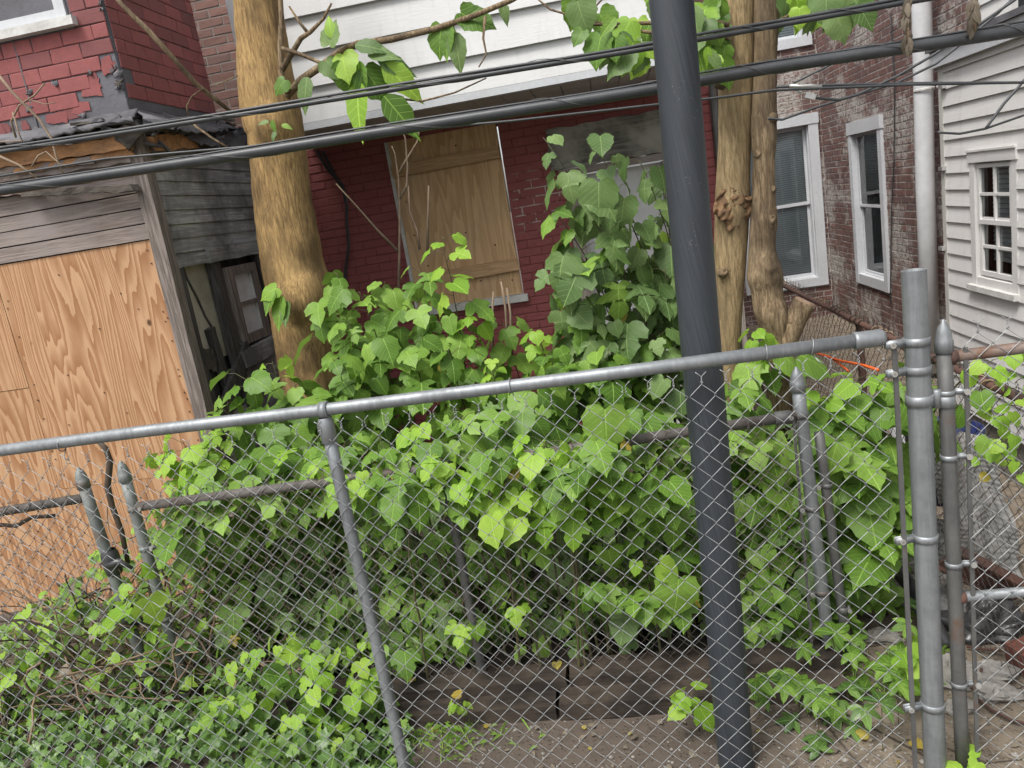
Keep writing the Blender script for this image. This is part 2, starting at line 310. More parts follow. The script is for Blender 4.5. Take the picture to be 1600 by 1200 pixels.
M['yellow'] = m_leaf('yellowed leaf', (.35,.26,.04), (.45,.36,.06), (.50,.42,.1), .5, .4); M['deadleaf'] = m_leaf('withered leaf', (.12,.10,.075), (.19,.16,.12), (.25,.21,.16), .8, .2)
def m_ground():
    t = T('packed earth'); gv = t.co('Object'); a = t.noise(gv, 1.2, 6, .6); b = t.noise(gv, 11, 6, .7); s_ = t.sep(gv)
    c = t.mix(t.rampf(a, .35, .65), (.115,.092,.074), (.065,.052,.044)); path = t.math('MULTIPLY', t.rampf(t.math('ADD', s_[0], t.math('MULTIPLY', a, .6)), .5, .95), 1.); c = t.mix(t.math('MULTIPLY', path, .9), c, t.mix(t.rampf(b, .35, .7), (.225,.185,.14), (.13,.108,.083)))
    c = t.mix(t.rampf(b, .5, .75, 0, .6), c, (.06,.05,.042)); pb = t.voro(gv, 55); pc = t.voro(gv, 55, out='Color'); pcs = t.sep(pc)
    c = t.mix(t.math('MULTIPLY', t.rampf(pb, .30, .22), t.math('MULTIPLY', t.rampf(pcs[0], .80, .83), t.rampf(a, .5, .6))), c, (.24,.21,.18)); cr = t.voro(t.co('Object', (1,1,1), (.3,.1,0)), 2.2, 'DISTANCE_TO_EDGE')
    c = t.mix(t.math('MULTIPLY', t.rampf(cr, .012, .004), path), c, (.05,.042,.035)); t.bump(t.math('ADD', b, t.rampf(pb, .3, .1, 0, .5)), .9, .012); return t.done(c, .95, 0, .2)
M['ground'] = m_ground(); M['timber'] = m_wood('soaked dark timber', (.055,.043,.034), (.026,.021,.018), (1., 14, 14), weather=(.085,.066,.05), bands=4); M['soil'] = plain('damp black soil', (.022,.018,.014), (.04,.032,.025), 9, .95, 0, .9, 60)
M['stone'] = plain('pale rubble', (.29,.275,.25), (.16,.15,.138), 12, .95, 0, .9, 60); M['bag'] = plain('grey black plastic', (.028,.028,.030), (.05,.05,.052), 6, .32, 0, .15, 30, spec=.6); M['tarpgrey'] = plain('dusty grey sheeting', (.16,.16,.155), (.09,.09,.09), 9, .7, 0, .4, 70)
M['blue'] = plain('navy blue plastic', (.010,.022,.10), (.008,.014,.055), 5, .4, 0, .1, 20); M['whitebag'] = plain('white plastic', (.72,.73,.76), (.6,.61,.64), 5, .45, 0, .2, 20); M['rope'] = plain('orange rope', (.75,.13,.02), (.5,.08,.015), 30, .6, 0, .3, 90); M['clamp'] = plain('zinc clamp', (.62,.62,.60), (.42,.42,.41), 12, .35, .7, .2, 40)
M['redbk'] = plain('loose red brick', (.17,.06,.04), (.10,.045,.035), 14, .95, 0, .7, 60)
def screen_mat():
    t = T('torn screen mesh'); v = t.co('Object', (260,260,260)); s_ = t.sep(v); n = t.noise(t.co('Object'), 6, 6, .7)
    t.done(t.mix(t.rampf(n, .35, .65), (.12,.12,.115), (.24,.235,.225)), .8, .1); t.bump(t.math('ADD', t.math('SINE', s_[2]), t.math('SINE', s_[0])), .6, .002); return t.mat
M['screen'] = screen_mat()

# ================================================================== STRUCTURE
# ground: one sheet to the horizon, finer near the camera
def gz(x, y):
    if y < 2.4 or y > 8 or abs(x) > 5: return 0.
    f = min(1, (y-2.4)/.4); return f*.022*mnoise.noise(Vector((x*1.7, y*1.7, 0))) + f*.008*mnoise.noise(Vector((x*9, y*9, 1)))
xs = [-300,-120,-50,-20,-10,-7] + [-5+i*.1 for i in range(81)] + [4,6,10,20,50,120,300]
ys = [-300,-100,-30,-8,-2,0,1.5] + [2.2+i*.08 for i in range(60)] + [7.5,8.5,10,14,25,60,140,400]
g = MB(); g.add([(x, y, gz(x, y)) for y in ys for x in xs], [(j*len(xs)+i, j*len(xs)+i+1, (j+1)*len(xs)+i+1, (j+1)*len(xs)+i) for j in range(len(ys)-1) for i in range(len(xs)-1)])
tag(g.build('ground', M['ground'], smooth=True), kind='structure')
sw = MB()
for i in range(-5, 6): sw.box((i*1.5-1.2, .6, -.1), (i*1.5+.29, 2.18, .012))
tag(sw.build('sidewalk', M['concrete']), kind='structure')

# ------------------------------------------------------------------ brick walls
def cut(iv, holes):
    out = [iv]
    for a, b in holes: out = [p for s, e in out for p in ((s, min(e, a)), (max(s, b), e)) if p[1]-p[0] > .025]
    return out
BRK = {}
def brick_mesh(key, mat, bl, bh, bd, k):
    if (key, k) not in BRK:
        q = random.Random(k*17+len(key)); c = .004; mb = MB(); j = lambda s=.003: q.uniform(-s, s)
        a = [(-bl/2+j(), 0, -bh/2+j(.002)), (bl/2+j(), 0, -bh/2+j(.002)), (bl/2+j(), 0, bh/2+j(.002)), (-bl/2+j(), 0, bh/2+j(.002))]
        o = bd+j(.002); b = [(x*(1-2*c/bl), o+j(.0015), z*(1-2*c/bh)) for x, _, z in a]; r_ = [(x, o*.7, z) for x, _, z in a]
        mb.add(a+r_+b, [(3-i, 0, 0) for i in ()] + [f for i in range(4) for f in ((i, 4+i, 4+(i+1) % 4, (i+1) % 4), (4+i, 8+i, 8+(i+1) % 4, 4+(i+1) % 4))] + [(8, 11, 10, 9)])
        BRK[(key, k)] = mb.mesh('brick', mat)
    return BRK[(key, k)]
def fmat(F, p, su=1., sz=1., roll=0.):
    u, n = F.u, F.n; m = Matrix(((u.x*su, n.x, 0, p.x), (u.y*su, n.y, 0, p.y), (0, 0, sz, p.z), (0, 0, 0, 1)))
    return m @ Matrix.Rotation(roll, 4, 'Y') if roll else m
def brick_wall(house, F, u0, u1, z0, z1, holes, mat, mort, key, bl=.2, bh=.057, j=.011, bd=.012, nmax=120, skip=None, thick=.2, zref=0., name='brick', wname='brick_wall', header=0):
    wall = MB(); us = sorted({u0, u1, *[v for h in holes for v in h[:2] if u0 < v < u1]}); zs = sorted({z0, z1, *[v for h in holes for v in h[2:] if z0 < v < z1]})
    for a, b in zip(us, us[1:]):
        for c, d in zip(zs, zs[1:]):
            mu, mz = (a+b)/2, (c+d)/2
            if not any(h[0] < mu < h[1] and h[2] < mz < h[3] for h in holes): wall.fbox(F, (a, b), (-thick, 0), (c, d))
    wall.build(wname, mort, house)
    L = []; q = random.Random(len(key)*31+int(z1*10)); ch = bh+j; k = math.floor((z0-zref)/ch)
    while zref+k*ch+bh < z1:
        zc = zref+k*ch; ph = (bl+j)/2*(k % 2)
        if zc < z0: k += 1; continue
        hdr = header and k % header == 0; L0 = (bl-j)/2 if hdr else bl
        for s, e in cut((u0, u1), [(h[0], h[1]) for h in holes if h[2] < zc+bh*.7 and h[3] > zc+bh*.3]):
            i = math.floor((s-ph)/(L0+j))
            while True:
                a = max(s, ph+i*(L0+j)); b = min(e, ph+i*(L0+j)+L0); i += 1
                if a > e-.02: break
                if b-a < .03: continue
                c = F.p((a+b)/2, 0, zc+bh/2)
                if skip and skip((a+b)/2, zc): continue
                L.append((c, (b-a)/bl, q.random()))
        k += 1
    see = sorted([(-bl*x[1]/proj(x[0])[2], i) for i, x in enumerate(L) if inframe(x[0], 10)])
    single = {i for _, i in see[:nmax]}; rv, rf, rr = [], [], []
    for i, (c, su, rv_) in enumerate(L):
        k = q.randrange(5); m = fmat(F, c, su, 1, q.uniform(-.01, .01)); me = brick_mesh(key, mat, bl, bh, bd, k)
        if i in single: link_mesh(name, me, house, m)
        elif inframe(c, 250):
            b = len(rv); rv += [tuple(m @ v.co) for v in me.vertices]; rf += [tuple(x+b for x in p.vertices) for p in me.polygons]; rr += [rv_]*len(me.vertices)
    if rv:
        me = bpy.data.meshes.new('bricks'); me.from_pydata(rv, [], rf); me.materials.append(mat); at = me.attributes.new('rnd', 'FLOAT', 'POINT'); at.data.foreach_set('value', rr)
        tag(link_mesh('remaining_bricks', me, house), kind='stuff')

def lap(mb, F, u0, u1, z0, z1, t=.014, b=.0):       # one lapped board: thick lower edge
    c = [F.p(u0, t, z0), F.p(u1, t, z0), F.p(u1, -.004, z0), F.p(u0, -.004, z0), F.p(u0, b+.003, z1), F.p(u1, b+.003, z1), F.p(u1, -.004, z1), F.p(u0, -.004, z1)]
    return mb.hexa(c)
def sash_window(house, F, u0, u1, z0, z1, trim=.11, depth=.10, blind=True, muntin=False, tm='trim', proud=.035, head=.13, sill=.11, soff=-.03, bw=.035):
    """u0..u1,z0..z1 = outer edge of the trim; a double-hung window set back in the wall"""
    w_ = MB(); w_.fbox(F, (u0, u0+trim), (-.02, proud), (z0, z1-head)).fbox(F, (u1-trim, u1), (-.02, proud), (z0, z1-head)).fbox(F, (u0-.01, u1+.01), (-.02, proud+.008), (z1-head, z1)).fbox(F, (u0+trim, u1-trim), (-.02, proud-.003), (z0, z0+sill))
    win = w_.build('window', M[tm], house); a, b, c, d = u0+trim, u1-trim, z0+sill, z1-head; mz = (c+d)/2
    fr = MB(); fr.fbox(F, (a, a+.012), (-depth-.06, -.0201), (c, d)).fbox(F, (b-.012, b), (-depth-.06, -.0201), (c, d)).fbox(F, (a+.012, b-.012), (-depth-.06, -.0201), (d-.012, d)).fbox(F, (a+.012, b-.012), (-depth-.06, -.0201), (c, c+.012))
    fr.build('window_frame', M[tm], win)
    for nm, zz0, zz1, off in (('upper_sash', mz-.02, d-.012, 0), ('lower_sash', c+.012, mz+.02, soff)):
        s_ = MB(); n = (-depth-.025+off, -depth+off); x0, x1 = a+.014, b-.014
        s_.fbox(F, (x0, x0+bw), n, (zz0, zz1)).fbox(F, (x1-bw, x1), n, (zz0, zz1)).fbox(F, (x0+bw, x1-bw), n, (zz1-bw, zz1)).fbox(F, (x0+bw, x1-bw), n, (zz0, zz0+bw*1.2))
        if muntin:
            xm = (x0+x1)/2; zm = (zz0+zz1)/2; s_.fbox(F, (xm-.008, xm+.008), (n[0]+.004, n[1]-.002), (zz0+bw*1.2, zz1-bw)); s_.fbox(F, (x0+bw, xm-.008), (n[0]+.004, n[1]-.003), (zm-.008, zm+.008)).fbox(F, (xm+.008, x1-bw), (n[0]+.004, n[1]-.003), (zm-.008, zm+.008))
        s_.build(nm, M[tm], win)
        p_ = MB(); g4 = [F.p(x0+bw-.005, n[0]+.010, zz0+bw), F.p(x1-bw+.005, n[0]+.010, zz0+bw), F.p(x1-bw+.005, n[0]+.010, zz1-bw+.005), F.p(x0+bw-.005, n[0]+.010, zz1-bw+.005)]; p_.add(g4 if F.u.cross(F.n).z < 0 else g4[::-1], [(0, 1, 2, 3)]); p_.build('pane', M['glass'], win)
    if blind:
        bl = MB(); zc = c+.02 if blind == True else blind; nst = int((d-zc)/.028)
        for i in range(nst):
            z = d-.03-i*.028
            q0, q1 = F.p(a+.02, -depth-.088, z), F.p(b-.02, -depth-.088, z); r0, r1 = F.p(a+.02, -depth-.081, z-.024), F.p(b-.02, -depth-.081, z-.024)
            bl.add([q0, q1, r1, r0], [(0, 1, 2, 3)])
        bl.build('blind', M['blind'], win)
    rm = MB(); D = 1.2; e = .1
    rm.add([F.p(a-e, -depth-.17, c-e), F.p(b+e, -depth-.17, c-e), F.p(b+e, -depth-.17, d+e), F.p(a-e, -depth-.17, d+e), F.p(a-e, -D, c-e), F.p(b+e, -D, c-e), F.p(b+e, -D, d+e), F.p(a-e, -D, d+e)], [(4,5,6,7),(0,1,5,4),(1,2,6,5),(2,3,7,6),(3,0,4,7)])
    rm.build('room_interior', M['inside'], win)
    return win

# ================================================================== RED HOUSE (boarded window, white upper floor)
red = thing('red_brick_house', (-.8, 6.3, 0), 'red painted brick house with a boarded window under a white sided upper floor', 'house')
FR = Fr((0, 6.3, 0), (1, 0, 0), (0, -1, 0))
WIN = (-1.63, -.72, 1.30, 2.70); DOOR = (-.27, .56, -.5, 2.30)
brick_wall(red, FR, -2.6, .90, -.05, 2.86, [WIN, DOOR], M['redbrick'], M['redmortar'], 'red', nmax=260, bd=.0045, j=.009)
# boarded window
bw = MB(); bw.fbox(FR, (-1.615, -.735), (-.04, .006), (1.36, 2.71)); wp = bw.build('boarded_window', M['ply_win'], red); wp['label'] = 'window boarded over with plywood'
for z, t_, l, r_ in ((2.49, .05, -1.618, -.738), (1.60, .052, -1.35, -.722)):
    b_ = MB(); b_.beam((l, 6.27, z-.012), (r_, 6.27, z+.002), .03, t_*1.9, 5, .03, seed=int(z*10)); b_.build('batten', M['batten'], wp)
nl = MB()
for i in range(13):
    c = FR.p(rnd.uniform(-1.57, -.78), .007, rnd.uniform(1.42, 2.66)); nl.lathe(c, [(.0, .003), (.006, .002), (.008, 0)], 6, (0, -1, 0))
nl.build('nail_heads', M['rust'], wp)
s_ = MB(); s_.fbox(FR, (-1.655, -.69), (-.05, .045), (1.295, 1.352)); s_.build('window_sill', M['sillwhite'], red)
s_ = MB(); s_.fbox(FR, (-1.645, -1.617), (-.05, .012), (1.354, 2.71)); s_.build('window_jamb', M['sillwhite'], red)
# door with grey lintel
l_ = MB(); l_.beam((-.35, 6.29, 2.43), (.64, 6.29, 2.43), .06, .31, 10, .06, seed=3); l_.build('lintel', M['greywood'], red)
l_ = MB(); l_.beam((-.30, 6.33, 2.245), (.58, 6.33, 2.25), .12, .05, 8, .1, seed=4); l_.build('door_head', M['plank'], red)
dr = MB(); dr.fbox(FR, (-.16, .50), (-.12, -.08), (0, 2.21)); dr = dr.build('door', M['siding'], red)
for z0, z1 in ((.15, .75), (.9, 2.05)):
    for u0, u1 in ((-.10, .14), (.20, .44)):
        p_ = MB(); p_.fbox(FR, (u0, u1), (-.079, -.066), (z0, z1)); p_.build('panel', M['siding'], dr)
for a, b in ((-.265, -.165), (.505, .555)):
    d_ = MB(); d_.fbox(FR, (a, b), (-.14, .004), (0, 2.215)); d_.build('door_jamb', M['doorwood'], red)
# corner trim and drain pipe at the right end
d_ = MB(); d_.tube([(.93, 6.25, 0), (.93, 6.25, 2.7)], .03, 10); d_.build('drain_pipe', M['galv_dark'], red)
d_ = MB(); d_.box((.965, 6.26, 0), (1.01, 6.5, 2.75)); d_.build('corner_board', M['doorwood'], red)
sd_ = MB(); sd_.box((.90, 6.32, -.05), (1.0, 10.5, 3.4)); sd_.build('side_wall', M['natbrick'], red)
# service cable on the wall
for pts in ([(495,236),(510,262),(535,290),(541,320),(542,350),(545,385),(540,420),(538,520)], [(504,236),(520,268),(538,298),(543,330)]):
    c_ = MB(); c_.tube([ay(x, y, 6.27) for x, y in pts], .013, 6); c_.build('wall_cable', M['cable'], red)
# white upper floor that projects over the wall
FW = Fr((0, 5.4, 0), (1, 0, 0), (0, -1, 0)); ZB = 2.812
bo = MB(); bo.box((-2.27, 5.404, ZB+.03), (.66, 6.29, 4.5)); bo.build('upper_floor', M['siding'], red)
for k in range(8):
    z = ZB+.02+k*.223; q = MB(); lap(q, FW, -2.22, .66, z, z+.228, .034); q.build('siding_board', M['siding'], red)
q = MB(); q.fbox(FW, (-2.29, -2.215), (-.05, .045), (ZB, 4.5)); q.build('corner_post', M['trim'], red)
q = MB(); q.fbox(FW, (-2.215, .66), (-.03, .036), (ZB-.028, ZB+.018)); q.build('starter_trim', M['trim'], red)
for k in range(14):
    a = -2.22+k*.205; q = MB(); q.box((a, 5.38, ZB-.012), (a+.199, 6.288, ZB+.004)); q.build('soffit_panel', M['soffit'], red)
# bare brick of the same terrace above the ruined house
brick_wall(red, FR, -4.2, -2.0, 2.87, 4.6, [], M['natbrick'], M['natmortar'], 'nat', nmax=40, bd=.003)
q = MB(); q.box((-4.2, 6.31, -.05), (-2.61, 6.5, 2.80)); q.build('party_wall', M['charpost'], red)

# ================================================================== RUINED HOUSE on the left
ruin = thing('abandoned_wooden_house', (-3.6, 4.2, 0), 'derelict wooden house with plywood sheets, charred boards and red brick-pattern siding above', 'house')
FF = Fr((0, 4.2, 0), (1, 0, 0), (0, -1, 0)); FS = Fr((-2.47, 0, 0), (0, 1, 0), (1, 0, 0))
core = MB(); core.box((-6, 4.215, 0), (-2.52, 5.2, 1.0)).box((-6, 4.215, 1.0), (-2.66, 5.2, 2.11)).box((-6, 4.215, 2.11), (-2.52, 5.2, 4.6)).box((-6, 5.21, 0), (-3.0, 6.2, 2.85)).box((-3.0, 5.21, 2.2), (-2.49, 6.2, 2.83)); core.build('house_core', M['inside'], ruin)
for a, b, c, d in ((-3.56, -2.535, .80, 2.20), (-4.785, -3.563, 1.462, 2.21), (-4.785, -3.563, -.02, 1.458), (-3.56, -2.50, -.02, .797)):
    q = MB(); q.fbox(FF, (a, b), (-.012, .012+.004*rnd.random()), (c, d)); q.build('plywood_sheet', M['ply'], ruin)
nl = MB()
for i in range(34):
    u = rnd.choice([-3.53,-2.57,rnd.uniform(-3.5,-2.6)]); c = FF.p(u+rnd.uniform(-.01,.01), .0165, rnd.uniform(.85,2.17)); nl.lathe(c, [(.0, .002), (.004, .0015), (.005, 0)], 6, (0,-1,0))
nl.build('nail_heads', M['rust'], ruin)
for i, (za, zb) in enumerate([(2.205, 2.29), (2.294, 2.375), (2.379, 2.46), (2.464, 2.565), (2.569, 2.665), (2.669, 2.76)]):
    q = MB(); e = -2.53+.006*i; q.beam((-5.0, 4.188+rnd.uniform(-.004,.004), (za+zb)/2+rnd.uniform(0,.006)), (e, 4.188, (za+zb)/2), .022, zb-za-.003, 10, .025, seed=i); q.build('plank', M['plank'], ruin)
q = MB(); q.beam((-2.495, 4.185, 0), (-2.475, 4.185, 2.80), .085, .085, 14, .05, up=(0,1,0), seed=9); q.build('corner_board', M['postwood'], ruin)
# charred side wall: boards, opening, small window
SWN = (4.78, 5.26, 1.44, 2.02)
z = 2.02; k = 0
while z < 2.80:
    hgt = .083; ya = 4.235; seg = [(4.235, 6.2)]
    for a, b in seg:
        cutp = rnd.uniform(4.9, 5.8)
        for s, e in ((a, cutp-.004), (cutp, b)):
            q = MB(); lap(q, FS, s, e, z, z+hgt+.004, .012+.004*rnd.random()); q.build('plank', M['char'], ruin)
    z += hgt; k += 1
z = .25
while z < 1.98:
    s, e = 5.42, 6.2
    q = MB(); lap(q, FS, s, e, z, z+.087, .012); q.build('plank', M['char'], ruin); z += .083
for z in np.arange(.25, 1.40, .083):
    q = MB(); lap(q, FS, 4.32 if z < 1.05 else 4.72, 5.415, z, z+.087, .010); q.build('plank', M['char'], ruin)
for y0, y1, z0, z1 in ((4.24, 4.30, 0, 2.02), (4.66, 4.75, 1.0, 2.03), (5.30, 5.42, 1.3, 2.02)):
    q = MB(); q.beam(FS.p((y0+y1)/2, -.01, z0), FS.p((y0+y1)/2, -.01, z1), y1-y0, .05, 8, .06, up=(1,0,0), seed=int(y0*100)); q.build('stud', M['charpost'], ruin)
q = MB(); q.fbox(FS, (4.22, 4.70), (-.07, -.05), (1.42, 2.10)); q.build('inner_board', M['cream'], ruin)
q = MB(); q.fbox(FS, (4.22, 5.42), (-.10, -.075), (1.0, 2.10)); q.build('back_board', M['charpost'], ruin)
q = MB(); q.tube([FS.p(4.40, -.05, 2.07), FS.p(4.42, -.048, 1.95), FS.p(4.48, -.048, 1.82), FS.p(4.52, -.048, 1.7), FS.p(4.58, -.048, 1.6)], .010, 5); q.build('split_seam', M['charpost'], ruin)
for p0, p1, w_, h_, mt in ((FS.p(4.25,.0,1.02), FS.p(4.85,.02,1.44), .03, .12, 'charpost'), (FS.p(4.55,-.03,1.2), FS.p(4.50,-.03,1.62), .04, .07, 'charpost'), (FS.p(4.22,-.05,1.50), FS.p(4.48,-.05,1.42), .05, .13, 'rotdark'), (FS.p(4.72,.02,1.36), FS.p(5.6,.03,1.41), .05, .11, 'char'), (FS.p(4.62,.012,2.06), FS.p(5.36,.012,2.07), .04, .09, 'char')):
    q = MB(); q.beam(p0, p1, w_, h_, 8, .15, up=(0,0,1), seed=int(p0.y*77)); q.build('broken_board', M[mt], ruin)
fw = MB(); a, b, c, d = 4.80, 5.22, 1.45, 1.97
fw.fbox(FS, (a, a+.07), (-.03, .03), (c, d)).fbox(FS, (b-.07, b), (-.03, .03), (c, d)).fbox(FS, (a+.07, b-.07), (-.03, .028), (d-.06, d)).fbox(FS, (a+.07, b-.07), (-.03, .028), (c, c+.06)).fbox(FS, (a+.07, b-.07), (-.02, .018), (1.70, 1.725))
fw = fw.build('small_window', M['postwood'], ruin)
for z0, z1 in ((1.51, 1.70), (1.725, 1.91)):
    q = MB(); q.fbox(FS, (a+.07, b-.07), (-.012, -.006), (z0, z1)); q.build('pane', M['dirtyglass'], fw)
    for s in (a+.07, b-.083):
        q = MB(); q.fbox(FS, (s, s+.013), (-.006, .012), (z0+.002, z1-.002)); q.build('putty_strip', M['sillwhite'], fw)
# rotten pent roof between the floors
def rag(pts, th, mat, name, seed, jit=.02, parent=ruin, up=Vector((0,-.6,.8)), yj=.6, smooth=True):
    g_ = random.Random(seed); P = []
    for p, q in zip(pts, pts[1:]+pts[:1]):
        p, q = Vector(p), Vector(q); n = max(2, int((q-p).length/.035))
        for i in range(n): P.append(p.lerp(q, i/n) + Vector((g_.uniform(-jit,jit), g_.uniform(-jit,jit)*yj, g_.uniform(-jit,jit))))
    c = sum(P, Vector())/len(P); n = len(P); mb = MB(); vs_ = P+[c+up*.01*yj]+[p-up*th for p in P]+[c-up*th]
    mb.add(vs_, [(i, (i+1) % n, n) for i in range(n)] + [((i+1) % n+n+1, i+n+1, 2*n+1) for i in range(n)] + [(i, i+n+1, (i+1) % n+n+1, (i+1) % n) for i in range(n)])
    return mb.build(name, M[mat], parent, smooth)
for i, (x0, y0, x1, y1, Y, hh, mt) in enumerate(((-60,262,205,222,4.13,.075,'rotten'), (-60,275,150,250,4.15,.035,'plank'), (30,268,212,238,4.15,.035,'rotten'), (-60,235,60,222,4.12,.06,'rotdark'), (-60,243,200,208,4.14,.03,'plank'), (-60,308,60,295,4.16,.04,'plank'), (-60,290,212,245,4.17,.05,'plank'))):
    q = MB(); q.beam(ay(x0, y0, Y), ay(x1, y1, Y), .07, hh, 14, .22, seed=i+20); q.build('rotten_beam', M[mt], ruin)
q = MB(); q.beam(ay(40, 303, 4.12), ay(213, 294, 4.10), .05, .035, 12, .35, seed=44); q.build('broken_lath', M['rotdark'], ruin)
q = MB(); q.beam(ax(233, 226, -2.44), ax(300, 221, -2.44), .06, .085, 8, .2, seed=51); q.build('rotten_beam', M['rotten'], ruin)
q = MB(); q.beam(ax(238, 234, -2.43), ax(400, 222, -2.45), .04, .07, 10, .25, seed=52); q.build('rotten_beam', M['rotdark'], ruin)
for i, pts in enumerate(([ay(-60,228,4.02), ay(60,215,4.0), ay(205,186,4.0), ay(214,172,4.19), ay(90,196,4.19), ay(-60,220,4.19)], [ax(214,172,-2.46), ax(260,180,-2.46), ax(345,185,-2.46), ax(375,200,-2.36), ax(300,205,-2.34), ax(225,190,-2.30)], [ax(250,190,-2.42), ax(330,195,-2.42), ax(345,230,-2.38), ax(310,222,-2.38)], [ay(165,190,4.08), ay(208,182,4.1), ay(225,205,4.08), ay(200,230,4.06), ay(182,220,4.07)], [ax(320,190,-2.43), ax(400,205,-2.43), ax(400,235,-2.40), ax(345,225,-2.40)])):
    rag(pts, .012, ('tar','tar','tarlight','rotdark','tar')[i], 'roofing_scrap', 60+i, .012)
for i in range(16):      # splinters and curled edges of the roofing
    x = rnd.uniform(-20, 215); y = 228-.2*x+rnd.uniform(-10, 12); p = ay(x, y, 4.05); q = MB(); q.beam(p, p+Vector((rnd.uniform(-.18,.18), rnd.uniform(-.03,.02), rnd.uniform(-.05,.02))), .02, .014, 4, .4, seed=i+200); q.build('splinter', M[rnd.choice(['tar','rotdark','plank','tarlight'])], ruin)
for i in range(14):
    x = rnd.uniform(225, 370); y = 190+rnd.uniform(-6, 34); p = ax(x, y, -2.40); q = MB(); q.beam(p, p+Vector((rnd.uniform(-.03,.03), rnd.uniform(-.25,.25), rnd.uniform(-.06,.02))), .02, .014, 4, .4, seed=i+240); q.build('splinter', M[rnd.choice(['tar','rotdark','char','tarlight'])], ruin)
# upper storey: brick-pattern asphalt siding in separate tabs on a dark backing
q = MB(); q.fbox(FF, (-6, -2.472), (-.014, .004), (2.86, 4.6)); q.build('siding_backing', M['tarlight'], ruin)
q = MB(); q.fbox(FS, (4.204, 5.2), (-.03, .002), (2.86, 4.6)); q.build('siding_backing', M['tarlight'], ruin)
WT = (-4.2, -2.66, 3.38, 4.6)
def bare(u, z):       # where the sheeting has torn away
    n = mnoise.noise(Vector((u*4, z*6, 3)))
    return z < 2.93+.10*(n+.4)+max(0, (u+2.78))*.75
def tabs(F, u0, u1, holes, skip, nmax, key): 
    brick_wall(ruin, F, u0, u1, 2.885, 4.5, holes, M['tab'], M['tarlight'], key, bl=.178, bh=.073, j=.005, bd=.006, nmax=nmax, skip=skip, thick=.002, name='siding_tab', wname='siding_sheet')
FF2 = Fr((0, 4.194, 0), (1,0,0), (0,-1,0)); FS2 = Fr((-2.465, 0, 0), (0,1,0), (1,0,0))
tabs(FF2, -4.5, -2.475, [WT], bare, 150, 'tabf'); tabs(FS2, 4.21, 5.2, [], lambda u, z: z < 2.93+.06*mnoise.noise(Vector((u*5, z*5, 1))) or (u < 4.28 and z < 3.1), 120, 'tabs')
for i in range(60):     # ragged remnants of the red sheeting along the tear
    u = rnd.uniform(-3.6, -2.5); z = 2.93+.04+max(0, (u+2.78))*.75+rnd.uniform(-.06, .10)
    if not bare(u, z): continue
    p = FF.p(u, .0085+i*.0001, z); s1 = rnd.uniform(.02, .07)
    rag([p+Vector((-s1,0,-.02)), p+Vector((s1,0,-.025)), p+Vector((s1*.9,0,.03)), p+Vector((-s1*.8,0,.035))], .003, 'tab', 'torn_siding_piece', 900+i, .009, up=Vector((0,-1,0)), yj=0, smooth=False)
q = MB(); q.fbox(FF, (-3.034, -3.027), (.0, .013), (2.9, 3.37)); q.build('siding_joint', M['tar'], ruin)
for i in range(12):     # peeled scraps at the torn edge and along the corner
    if i < 6: p = FF.p(rnd.uniform(-3.1, -2.5), .012, rnd.uniform(2.88, 3.12))
    else: p = FF.p(rnd.uniform(-2.5, -2.47), .012, rnd.uniform(2.95, 3.5))
    s1 = rnd.uniform(.012, .03); rag([p+Vector((-s1,0,0)), p+Vector((s1*.6,-.01,-s1*.4)), p+Vector((s1,0,s1*.5)), p+Vector((0,-.008,s1*.7))], .004, rnd.choice(['tarlight','tar','rotdark']), 'peeled_scrap', 300+i, .012)
sash_window(ruin, FF, -3.9, -2.68, 3.40, 4.7, .06, .03, False, False, 'trim', .02, .06, .06)
q = MB(); q.fbox(FF, (-4.0, -2.63), (-.01, .06), (3.36, 3.405)); q.build('window_sill', M['sillwhite'], ruin)

# ================================================================== BRICK HOUSE behind, right
bh = thing('dark_brick_house', (2.9, 8.5, 0), 'weathered dark red brick house with white trimmed windows behind the trees', 'house')
FB = Fr((2.85, 0, 0), (0, 1, 0), (-1, 0, 0)); FC = Fr((0, 10.57, 0), (1, 0, 0), (0, -1, 0))
W2 = (8.40, 9.44, .57, 2.36); W1 = (1.75, 2.80, .42, 2.60); W3 = (1.75, 2.80, 3.40, 5.0)
brick_wall(bh, FB, 4.6, 10.57, -.05, 4.3, [(W2[0]+.05, W2[1]-.05, W2[2]+.05, W2[3]-.05)], M['rbrick'], M['mortar'], 'rb', nmax=260, header=6, bd=.0035)
brick_wall(bh, FC, .9, 2.85, -.05, 4.6, [(W1[0]+.05, W1[1]-.05, W1[2]+.05, W1[3]-.05), (W3[0]+.05, W3[1]-.05, W3[2]+.05, 5.2)], M['rbrick'], M['mortar'], 'rbc', nmax=40, header=6, bd=.0035)
sash_window(bh, FB, *W2, .10, .02, 1.62, bw=.022, soff=-.02); sash_window(bh, FC, *W1, .12, .08, True); sash_window(bh, FC, *W3, .12, .08, True)
pipe = MB(); pipe.tube([ax(1439, -120, 2.70), ax(1440, 0, 2.70), ax(1446, 300, 2.70), (2.70, 7.06, .05)], .074, 16)
pp = thing('white_downpipe', (2.70, 7.06, 0), 'thick white downpipe running up beside the dark brick wall', 'pipe'); pipe.build('pipe', M['pvc'], pp, True)
for yy in (140, 503):
    p = ax(1441+yy*.02, yy, 2.70); r_ = MB(); r_.lathe(p, [(.076, -.012), (.079, -.006), (.079, .006), (.076, .012)], 16); r_.build('pipe_strap', M['sillwhite'], pp)
    r_ = MB(); r_.tube([p+Vector((.09,-.03,0)), p+Vector((.12,-.2,.02)), p+Vector((.14,-.32,.03))], .012, 6); r_.build('strap_tail', M['sillwhite'], pp)
